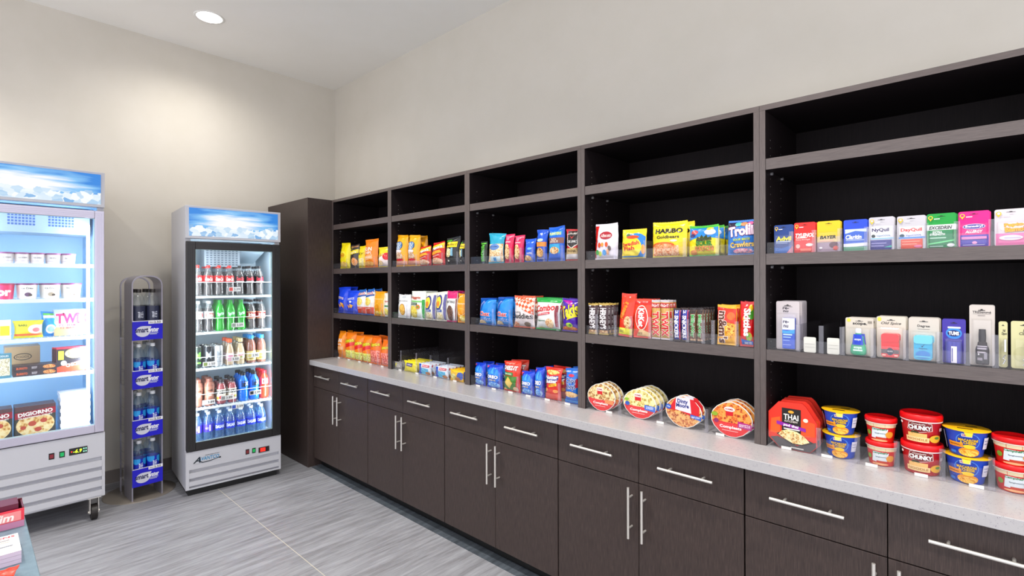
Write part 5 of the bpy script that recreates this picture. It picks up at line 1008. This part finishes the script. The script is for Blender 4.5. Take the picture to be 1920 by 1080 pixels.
for (cx, cy) in ((-.035, .667), (-.035, .055), (-.60, .667), (-.60, .055)):
    c = MB(); c.box(cx - .05, cx + .03, cy - .035, cy + .035, .146, .1535, STEEL); 
    for s in (-1, 1): c.box(cx - .03, cx + .02, cy + s * .022 - .002, cy + s * .022 + .002, .045, .148, STEEL)
    co = c.build('caster', f1); w = MB(); w.tube((cx - .005, cy - .016, .050), (cx - .005, cy + .016, .050), .050, RUBBER, 24); w.tube((cx - .005, cy - .03, .05), (cx - .005, cy + .03, .05), .010, STEEL, 10); w.build('wheel', co, bevel=.003)

def place(o, r, x, y, z, rz=0):
    p = Matrix.Rotation(r.rotation_euler.z, 4, 'Z') @ Vector((x, y, 0)); o.location = (r.location.x + p.x, r.location.y + p.y, z); o.rotation_euler = (0, 0, r.rotation_euler.z + PI / 2 + rz); return o

# drinks in the cooler
CLR = clear((.93, .95, .96), .14, .05); CLB = clear((.70, .86, .98), .16, .10, (.35, .6, .95)); 
COLA = flat('#1a0c0c', .25, spec=.7); 
def mk(kind):
    r = .0335
    if kind == 'coke': return bottle('cola_bottle', r, .235, COKE, CLR, '#e0221c', (.43, .66, '#df1a1c', I([T('Coca-Cola', .5, .5, .52, .5, '#f8f2f0', shear=.35, bold=.035)])), COLA, .80)
    if kind == 'zero': return bottle('cola_bottle', r, .235, COKE, CLR, '#141214', (.43, .66, '#1a1416', I([T('Coca-Cola', .5, .56, .52, .5, '#e0283c', shear=.35, bold=.045), R(.2, .1, .8, .2, '#e8e4e6')])), COLA, .84)
    if kind == 'diet': return bottle('cola_bottle', r, .235, COKE, CLR, '#d8d8dc', (.43, .66, '#cfcfd2', I([R(.2, .25, .8, .75, '#d83a34'), T('Coke', .5, .5, .4, .4, '#f6f2f2', shear=.3, bold=.03)])), COLA, .74)
    if kind == 'sprite': return bottle('lime_soda_bottle', r, .240, COKE, flat('#0f9a1c', .15, spec=.8), '#0c8a24', (.43, .66, '#13a024', I([T('Sprite', .5, .5, .44, .6, '#d6f6e4', rot=.25, shear=.2, bold=.03)])), None)
    if kind == 'pepper': return bottle('soda_bottle', r, .238, COKE, CLR, '#1c1416', (.36, .60, '#8c1c1c', I([R(0, .86, 1, 1, '#e0a080'), R(0, 0, 1, .12, '#e0a080'), T('Dr Pepper', .5, .5, .5, .5, '#f8f2ea', shear=.2, bold=.04)])), COLA, .84)
    if kind == 'monster': return can('energy_drink_can', .033, .162, '#26302a', I([T('M', .5, .6, .3, .34, '#5ed83a', bold=.05), R(.3, .16, .7, .24, '#5ed83a')]))
    if kind == 'black_can': return can('energy_drink_can', .033, .162, '#23262a', I([T('M', .5, .6, .3, .34, '#aeb4bc', bold=.04), R(.34, .16, .66, .22, '#8c949c')]))
    if kind == 'white_can': return can('energy_drink_can', .033, .162, '#c9ccd0', I([T('M', .5, .6, .3, .34, '#8c949c', bold=.04), R(.34, .16, .66, .22, '#9aa2ac')]))
    if kind == 'frap': return bottle('coffee_bottle', .031, .205, GLASSB, CLR, '#ef5a1e', (.22, .46, '#f0d6dc', I([T('mocha', .5, .6, .4, .3, '#c0287c', bold=.03), E(.5, .25, .1, .14, '#c89a8c')])), flat('#d8b48c', .4), .80, .56)
    if kind == 'frap2': return bottle('coffee_bottle', .031, .205, GLASSB, CLR, '#d8c08c', (.22, .46, '#efe0cc', I([T('MOCHA', .5, .6, .4, .3, '#c0287c', bold=.03), E(.5, .25, .1, .14, '#8c9a4c')])), flat('#dcc092', .4), .80, .56)
    if kind == 'tea': return bottle('tea_bottle', .036, .222, JUICE, CLR, '#2a8ad6', (.10, .44, '#c8b878', I([T('TEA', .5, .6, .3, .24, '#5a3a1c', bold=.03), E(.5, .24, .2, .14, '#8c7a3c')])), flat('#8a3c14', .25), .84, .56)
    if kind == 'shake': return bottle('milkshake_bottle', .036, .205, SHAKE, flat('#8d5848', .35), '#7c4a3c', (.30, .72, '#a8705c', I([T('milk', .5, .66, .36, .16, '#3c2018', shear=.2, bold=.03), R(.3, .38, .7, .44, '#f0e0d4'), T('25g', .5, .20, .26, .16, '#f4ece4', bold=.03)])), None, capr=.62)
    if kind == 'juice': return bottle('juice_bottle', .034, .190, JUICE, CLR, '#2a2426', (.14, .60, '#e2ddd0', I([R(.1, .6, .9, .9, '#1c1a1a'), T('JUICE', .5, .75, .5, .16, '#f4f0ea', bold=.03), E(.42, .28, .14, .16, '#c8202c'), E(.68, .30, .1, .12, '#c8c03a'), E(.2, .24, .1, .12, '#e0a02c')])), flat('#a82430', .3), .82, .54)
    if kind == 'pblue': return bottle('sports_drink_bottle', .038, .222, SPORT, flat('#1470e0', .18, spec=.7), '#101216', (.50, .72, '#0f62d2', I([R(.34, .0, .56, 1, '#131a26'), T('X', .66, .5, .2, .5, '#e8f0fa', bold=.04)])), None, capr=.52)
    if kind == 'pred': return bottle('sports_drink_bottle', .038, .222, SPORT, flat('#ef3a1c', .2, spec=.7), '#d81c28', (.50, .74, '#e01c2c', I([R(.3, .12, .7, .88, '#f4e8e6'), T('BOLT', .5, .5, .3, .4, '#2a1c24', bold=.04)])), None, capr=.52)
    if kind == 'dasani': return bottle('water_bottle', .035, .225, WATER, CLB, '#dfe8f4', (.34, .58, '#1532c8', I([T('DASANI', .5, .5, .6, .42, '#eef3fd', bold=.035)])), None)
    if kind == 'smartp': return bottle('water_bottle', .034, .225, WATER, CLB, '#dfe8f4', (.34, .60, '#3c2ac0', I([R(.5, .1, .60, .9, '#cfc8f0'), T('water', .36, .5, .24, .3, '#b0a8f0')])), None)
ROWS = [
 ('top shelf', 1.4735, [('coke', .100), ('coke', .173), ('coke', .246), ('coke', .319), ('zero', .392), ('zero', .465), ('zero', .538)], 3, 'cola bottle', 'seven'),
 ('second shelf', 1.1975, [('diet', .104), ('diet', .178), ('sprite', .253), ('sprite', .328), ('sprite', .403), ('pepper', .478), ('pepper', .552)], 3, 'soda bottle', 'seven'),
 ('third shelf', .9235, [('monster', .098), ('black_can', .170), ('white_can', .242), ('frap', .320), ('frap2', .398), ('tea', .476), ('tea', .553)], 3, 'drink', 'seven'),
 ('fourth shelf', .6275, [('shake', .102), ('shake', .180), ('juice', .262), ('juice', .338), ('pblue', .418), ('pblue', .498), ('pred', .574)], 3, 'drink', 'seven'),
 ('cooler floor', .3522, [('smartp', .098), ('smartp', .172), ('dasani', .248), ('dasani', .324), ('dasani', .400), ('dasani', .476), ('dasani', .552)], 3, 'water bottle', 'seven')]
LOOK = dict(coke='red-capped cola bottle with red label', zero='black-capped cola bottle with dark label', diet='cola bottle with silver label', sprite='green lime soda bottle', pepper='dark soda bottle with maroon label',
            monster='dark can with green mark', black_can='dark can with grey mark', white_can='silver can', frap='orange-capped coffee bottle', frap2='tan-capped coffee bottle', tea='blue-capped tea bottle',
            shake='brown milkshake bottle', juice='juice bottle with fruit label', pblue='blue sports drink', pred='red sports drink', dasani='water bottle with blue label', smartp='water bottle with purple label')
NT = ['leftmost', 'second from left', 'third from left', 'middle', 'third from right', 'second from right', 'rightmost']
proto = {}
for rn, z, its, depth, cw, _n in ROWS:
    if rn == 'cooler floor': z = .3512
    for i, (kd, y) in enumerate(its):
        for k in range(depth):
            if kd in proto: o = copy_tree(proto[kd])
            else: o = mk(kd); proto[kd] = o
            place(o, f2, -.135 - .080 * k, y + (.004 if k % 2 else 0), z, 0)
            where = 'cooler floor' if rn == 'cooler floor' else 'cooler ' + rn
            tag(o, LOOK[kd] + ', ' + NT[i] + ', ' + ['front row', 'second row', 'third row'][k] + ', ' + where, 'can' if 'can' in LOOK[kd].split() else 'bottle', 'drinks on the %s' % where)
def ptag(r, par, y, z, txt, col, w=.085, rx=0):
    o = onplane(r, 'price_tag', -.062, y, z, w, .034, ink('#ecebea'), I([R(.04, .12, .34, .88, col), T(txt, .68, .5, .5, .5, '#2c2a2e', bold=.02)]))
    return o
for y, z, txt, col in ((.340, 1.522, '2.59', '#d83a30'), (.36, 1.240, '2.59', '#8c988c'), (.165, .955, '2.50', '#6c7a3c'), (.33, .975, '3.50', '#e8b4c8'), (.475, .990, '2.95', '#d8c87c'), (.16, .665, '3.89', '#e6e0dc'), (.285, .680, '3.89', '#8c8c8c'), (.49, .690, '2.99', '#20242c'), (.36, .600, '2.59', '#2b50b4')):
    ptag(f2, None, y, z, txt, col)

# ---------------------------------------------------------------- frozen food
def put1(o, x, y, z, lab, cat, grp=None, rz=0): place(o, f1, x, y, z, rz); return tag(o, lab, cat, grp)
def tub(r, h, wall, lid, els): return cup('ice_cream_tub', r, r * .86, h, wall, els, lid=lid, lidh=.006, overhang=.002)
zs = 1.7008
for i, y in enumerate((.255, .327, .398, .474, .549)):
    for k in range(2):
        o = tub(.036, .062, '#ece4e2', '#8c4a7c', I([T('ice cream', .5, .6, .4, .16, '#5c4a5c'), R(.1, .2, .9, .3, '#d8ccd2')])); put1(o, -.13 - .085 * k, y, zs, ['first', 'second', 'third', 'fourth', 'fifth'][i] + ' small ice cream tub from the left, ' + ['front', 'back'][k] + ' row, freezer top shelf', 'ice cream', 'small tubs on the freezer top shelf')
for i, y in enumerate((.245, .352, .462, .568)):
    for k in range(2):
        pk = i == 0
        o = tub(.049, .092, '#e8386c' if pk else '#efe8e2', '#b02850' if pk else '#7c3a6c', I([T('br', .5, .5, .4, .5, '#f8f0f4', bold=.05)] if pk else [T('Ice Cream', .5, .74, .44, .12, '#3c343c'), E(.5, .3, .12, .14, '#6c4c6c' if i == 1 else '#b0a08c'), E(.58, .26, .07, .08, '#4a3c34')])); put1(o, -.15 - .11 * k, y, 1.4758, ['pink ice cream tub at the left', 'ice cream tub with violet picture', 'third large white ice cream tub', 'large white ice cream tub beside the light strip'][i] + ', ' + ['front', 'back'][k] + ' row, freezer second shelf', 'ice cream', 'large tubs on the freezer second shelf')
z3 = 1.2268
def fz_carton(name, w, h, d, base, els, side=None): return carton(name, w, h, d, base, I(els), side)
put1(fz_carton('ice_cream_bar_box', .06, .12, .03, '#e9e8e0', [R(.2, .2, .9, .7, '#e6d81c')]), -.13, .245, z3, 'pale ice cream bar box at the left of the freezer third shelf', 'food box')
o = bag('ice_cream_bar_pack', .140, .112, .04, '#e6dc1e', [T('BARS', .3, .74, .3, .12, '#3c5a1c'), R(0, .14, 1, .26, '#e0622c'), E(.75, .5, .28, .26, '#f2e8d8'), E(.78, .46, .14, .12, '#d8787c')], seed=4); put1(o, -.13, .355, z3, 'yellow ice cream bar pack in the freezer third shelf', 'snack bag')
o = bag('ice_cream_bag', .09, .165, .05, '#1c86d6', [E(.5, .3, .3, .18, '#e6e4ec'), E(.5, .30, .2, .12, '#8ab4e0'), R(.1, .74, .9, .84, '#e8f0f8'), R(.1, .86, .8, .93, '#5ab43c')], seed=9); put1(o, -.16, .462, z3, 'blue ice cream sandwich bag in the freezer third shelf', 'snack bag')
put1(fz_carton('ice_cream_bar_box', .165, .172, .10, '#b8c4dc', [R(0, .58, 1, 1, '#8d9cc0'), R(0, 0, 1, .34, '#a8946c'), T('TWIX', .55, .66, .96, .34, '#e0285c', bold=.05, out='#f6e6ee'), T('ICE CREAM', .4, .40, .5, .09, '#d02850', bold=.02), T('12 BARS', .45, .30, .5, .07, '#d02850')], '#cfd6e4'), -.19, .560, z3, 'pink lettered ice cream bar box in the freezer third shelf', 'food box')
z4 = .9908
put1(fz_carton('shipping_carton', .165, .175, .16, '#a58a68', [E(.5, .62, .26, .13, '#3a2f24'), E(.5, .62, .23, .10, '#a58a68'), T('FOODS', .5, .62, .36, .08, '#3a2f24')]), -.31, .335, z4, 'plain brown shipping carton at the back of the freezer fourth shelf', 'box')
put1(fz_carton('frozen_meal_box', .090, .150, .035, '#4c8ca4', [('p', [(.08, .1), (.92, .1), (.92, .8), (.08, .8)], food('#6a6248', '#c8bc94', '#efe8d0', 70)), T('NOODLES', .5, .9, .7, .07, '#e8f0f4')]), -.115, .232, z4, 'blue noodle meal box at the left of the freezer fourth shelf', 'food box')
for k in range(2):
    o = fz_carton('frozen_burrito_box', .205, .032, .12, '#3a2c34', [T('BURRITO', .2, .5, .24, .4, '#e8642c', bold=.03), T('BEEF', .48, .5, .12, .4, '#c8c0c8'), E(.82, .5, .15, .4, food(*STEW, 70))]); put1(o, -.15 - .01 * k, .385, z4 + .0328 * k, ['lower', 'upper'][k] + ' dark frozen burrito box in the freezer fourth shelf', 'food box', 'stacked burrito boxes')
for k in range(3):
    o = fz_carton('frozen_dumpling_box', .150, .160, .022, '#2c2830', [Pg([(0, 0), (1, 0), (1, .48), (0, .20)], '#e2482c'), E(.62, .74, .34, .2, food('#a87a1c', '#e8c44c', '#f8e8a0', 60)), R(.06, .5, .24, .86, '#d8cc3c'), E(.24, .36, .1, .1, '#e8e6ea'), T('CHICKEN', .62, .30, .62, .13, '#f6d8cc', rot=.18, bold=.03), R(0, .94, 1, 1, '#c8283c')], '#b82840'); put1(o, -.125 - .024 * k, .562 - .008 * k, z4, ['red and black frozen meal box', 'first red box behind the frozen meal box', 'second red box behind the frozen meal box'][k] + ' in the freezer fourth shelf', 'food box', 'red frozen meal boxes')
z5 = .6018
def pizza():
    return fz_carton('frozen_pizza_box', .190, .200, .030, '#3c3a34', [R(0, .86, 1, 1, '#5a3c40'), ('p', [(.5 + .47 * math.cos(PI * 2 * i / 24), .40 + .36 * math.sin(PI * 2 * i / 24)) for i in range(24)], food('#b8742c', '#e6b86a', '#f6e0a8', 30)), E(.42, .44, .1, .08, '#c04a34'), E(.7, .50, .09, .07, '#c04a34'), E(.56, .24, .09, .07, '#c04a34'), E(.2, .34, .07, .06, '#c04a34'), Pg([(0, .62), (1, .70), (1, .90), (0, .82)], '#9c1830'), T('DIGIORNO', .5, .77, .84, .11, '#f6f1ec', rot=.08, bold=.045), T('TRADITIONAL CRUST', .5, .655, .84, .045, '#f6f1ec', rot=.08, bold=.03), R(.36, .02, .70, .12, '#2a9cc0'), R(.38, .04, .68, .10, '#e6f2f6')], '#4c3a40')
for i, (y, nm) in enumerate(((.185, 'left'), (.385, 'right'))):
    for k in range(4):
        o = pizza(); put1(o, -.095 - .033 * k, y, z5, (['front', 'second', 'third', 'rearmost'][k] + ' pizza box of the %s stack on the freezer floor' % nm), 'pizza box', 'pizza boxes standing on the freezer floor')
for k in range(10):
    o = fz_carton('frozen_sandwich_box', .150, .0235, .16, '#e6e6ee', [R(.1, .1, .5, .2, '#c8ccd8'), T('sandwich', .72, .5, .26, .34, '#5c6a9c')]); put1(o, -.20, .585 - (.004 if k % 2 else 0), z5 + .0243 * k, ['lowest', 'second lowest', 'third lowest', 'fourth lowest', 'fifth lowest', 'fifth from top', 'fourth from top', 'third from top', 'second from top', 'topmost'][k] + ' white box in the tall freezer stack beside the pizzas', 'food box', 'white boxes stacked on the freezer floor')

# ---------------------------------------------------------------- water bottle rack
rk = empty('bottle_rack', (.578, -1.855, 0), .07); tag(rk, 'narrow chrome bottle rack with four blue signs standing between the two coolers', 'display rack')
m = MB(); m.lathe([(.225, 0), (.225, .004), (.222, .006), (.0001, .006)], flat('#857d74', .3, .2), 48, cx=-.19, cy=.09); m.build('base_disc', rk)
GREY = flat('#a8a4b0', .3, .6)
def hoop(name, xa, xb, zt, wd, th=.008, y0=-.006, y1=.185):
    m = MB(); R0 = .07; pts = [(y0, .006)]
    for i in range(9): a = PI - PI / 2 * i / 8; pts.append((y0 + R0 + R0 * math.cos(a), zt - R0 + R0 * math.sin(a)))
    for i in range(9): a = PI / 2 - PI / 2 * i / 8; pts.append((y1 - R0 + R0 * math.cos(a), zt - R0 + R0 * math.sin(a)))
    pts.append((y1, .006)); cy, cz = (y0 + y1) / 2, zt - .1
    inn = []
    for y, z in pts:
        yy = y + (th if y < cy else -th); zz = z if z < zt - R0 else z - th * (z - (zt - R0)) / R0; inn.append((yy, zz))
    n = len(pts); V = [(x, y, z) for x in (xa, xb) for y, z in pts] + [(x, y, z) for x in (xa, xb) for y, z in inn]; F = []
    for i in range(n - 1):
        F += [(i, i + 1, n + i + 1, n + i), (2 * n + i + 1, 2 * n + i, 3 * n + i, 3 * n + i + 1), (i + 1, i, 2 * n + i, 2 * n + i + 1), (n + i, n + i + 1, 3 * n + i + 1, 3 * n + i)]
    m.add(V, F, GREY, False); return m.build(name, rk)
hoop('front_hoop', -.19, -.012, 1.628, 0); hoop('rear_hoop', -.305, -.292, 1.618, 0)
m = MB()
for i in range(22):
    z = .12 + i * .066
    if z < 1.5: m.box(-.292, -.19, -.006, -.003, z, z + .003, CHROME)
m.build('side_wires', rk)
BLUE = flat('#1a12c0', .35)
TR = [(1.160, 1.300), (.808, .943), (.455, .588), (.106, .236)]
for i, (z0, z1) in enumerate(TR):
    t = MB(); t.box(-.31, -.004, .002, .176, z0, z0 + .003, CHROME); t.tube((-.31, .002, z1 - .02), (.0, .002, z1), .002, CHROME, 6); t.tube((-.31, .176, z1 - .02), (.0, .176, z1), .002, CHROME, 6)
    for k in range(5): t.tube((-.30 + .07 * k, .002, z0), (-.30 + .07 * k, .002, z1 - .012), .0014, CHROME, 6)
    for k in range(5): t.tube((-.30 + .07 * k, .176, z0), (-.30 + .07 * k, .176, z1 - .012), .0014, CHROME, 6)
    to = t.build('wire_tray', rk)
    hgt = z1 - z0
    onplane(rk, 'sign', .0, .0875, z0 + hgt / 2, .187, hgt, BLUE, I([R(0, .96, 1, 1, '#cfd0dc'), R(.52, .82, 1, .98, '#ecebee'), T('2.50', .82, .90, .22, .11, '#2c2a38', bold=.02), T('20oz', .62, .90, .14, .07, '#4c4a68'), E(.34, .44, .24, .28, '#cfcfdc'), Pg([(.36, .72), (.62, .70), (.54, .40), (.4, .3)], '#cfcfdc'), T('smart', .30, .50, .42, .20, '#0d0a50', bold=.03), T('water', .69, .50, .34, .19, '#f2f2fa', bold=.03), R(.54, .33, .84, .36, '#c8cbe8'), R(.56, .27, .80, .30, '#c8cbe8')]), to)
sc = {}
for i, (z0, z1) in enumerate(TR):
    for k in range(3):
        for j in range(2):
            key = i == 0
            if key in sc: o = copy_tree(sc[key])
            else:
                o = bottle('water_bottle', .041, .365 if key else .318, SMART, clear((.95, .97, .98), .10, .03) if key else clear((.90, .95, .99), .10, .04, (.5, .7, 1)), '#2a2422' if key else '#e6e8ec',
                           (.16, .66, '#2c3048', I([T('smart', .5, .66, .34, .2, '#c8ccd8', rot=PI / 2)])) if key else (.16, .60, '#1826b0', I([T('smart', .5, .62, .34, .20, '#dfe6fa', rot=PI / 2), E(.3, .92, .2, .2, '#2a9ae0'), E(.8, .88, .2, .22, '#2a9ae0')])), None); sc[key] = o
            place(o, rk, -.050 - .088 * k, .046 + .086 * j, z0 + .0036)
            tag(o, ('black-capped ' if key else 'white-capped ') + 'water bottle, %s %s, %s rack tray' % (['left', 'right'][j], ['front', 'centre', 'rear'][k], ['top', 'second', 'third', 'bottom'][i]), 'bottle', 'water bottles in the chrome rack')

# ---------------------------------------------------------------- display counter at the lower left corner
dc = empty('display_counter', (3.45, -2.95, 0)); tag(dc, 'blue-grey display counter cut off by the lower left corner', 'counter')
def PC(name, x0, x1, y0, y1, z0, z1, mat, bev=0): return boxp(name, dc, x0 - 3.45, x1 - 3.45, y0 + 2.95, y1 + 2.95, z0, z1, mat, bev)
CG = streaky('blue_grey_laminate', '#5f7480', '#6d828e', (6, 6, 6), 8, .4)
PC('counter_top', 2.985, 3.95, -3.36, -2.562, .872, .900, CG, .002); PC('counter_body', 3.01, 3.92, -3.33, -2.60, .0, .872, flat('#4a565e', .5))
o = MB(); o.box(2.99, 3.075, -3.00, -2.568, .9008, .905, ink('#7a1020')); o.box(3.070, 3.075, -3.00, -2.568, .905, .950, ink('#e03848')); o.box(2.99, 2.995, -3.00, -2.568, .905, .955, ink('#5a1024'))
o.box(2.995, 3.070, -3.00, -2.996, .905, .96, ink('#5a1024')); o.box(2.995, 3.070, -2.572, -2.568, .905, .952, ink('#5a1024'))
art(o, lambda u, v, l: (3.075 + l * LAY, -3.00 + .432 * u, .9008 + .049 * v), I([R(.0, .0, 1, .36, '#b87c9c'), R(.0, .40, .985, .92, '#e88a8a'), T('Tim', .90, .66, .10, .40, '#f7e6e0', shear=.2, bold=.03)]), aspect=.11, cut=False)
o = o.build('counter_carton'); tag(o, 'low open red carton at the far end of the blue-grey counter', 'carton')
for k in range(8):
    c = carton('candy_packet', .046, .058, .060, '#5a1430', I([R(.1, .3, .9, .7, '#c8283c')])); c.location = (3.033, -2.602 - k * .050, .9056); c.rotation_euler.z = PI / 2
    tag(c, ['dark red packet in the counter carton, nearest the counter edge', 'second dark red packet in the counter carton', 'third dark red packet in the counter carton', 'fourth dark red packet in the counter carton', 'fifth dark red packet in the counter carton', 'sixth dark red packet in the counter carton', 'seventh dark red packet in the counter carton', 'dark red packet in the counter carton, farthest from the edge'][k], 'candy', 'packets in the red counter carton')
for k in range(3):
    m = MB(); z = .9008 + k * .0102; m.box(3.205, 3.330, -2.80, -2.588, z, z + .0096, ink('#c9b8cc'))
    art(m, lambda u, v, l: (3.330 - .125 * v, -2.80 + .212 * u, z + .0096 + l * LAY), I([R(0.0, .0, 1, 1, '#ece8ea'), T('WELLNESS TEENS', .62, .88, .70, .09, '#cc3038', bold=.03), R(.1, .70, .92, .73, '#8c8078'), R(.1, .60, .92, .62, '#c8a888'), R(.1, .36, .94, .39, '#7c8088'), R(.1, .22, .92, .24, '#c8a888'), R(.1, .12, .92, .14, '#c8a888')]), aspect=.6, cut=False)
    o = m.build('booklet'); tag(o, ['lowest', 'middle', 'topmost'][k] + ' white printed booklet stacked on the blue-grey counter', 'booklet', 'booklets on the counter')
o = bag('candy_bag', .20, .14, .03, '#d8361c', [E(.5, .5, .4, .36, '#e6c22c'), T('CANDY', .5, .5, .5, .2, '#c01c20', bold=.03)], seed=12); o.rotation_euler = (PI / 2 * -1, 0, PI / 2); o.location = (3.535, -2.70, .917); tag(o, 'red and yellow candy bag lying at the lower left corner', 'snack bag')
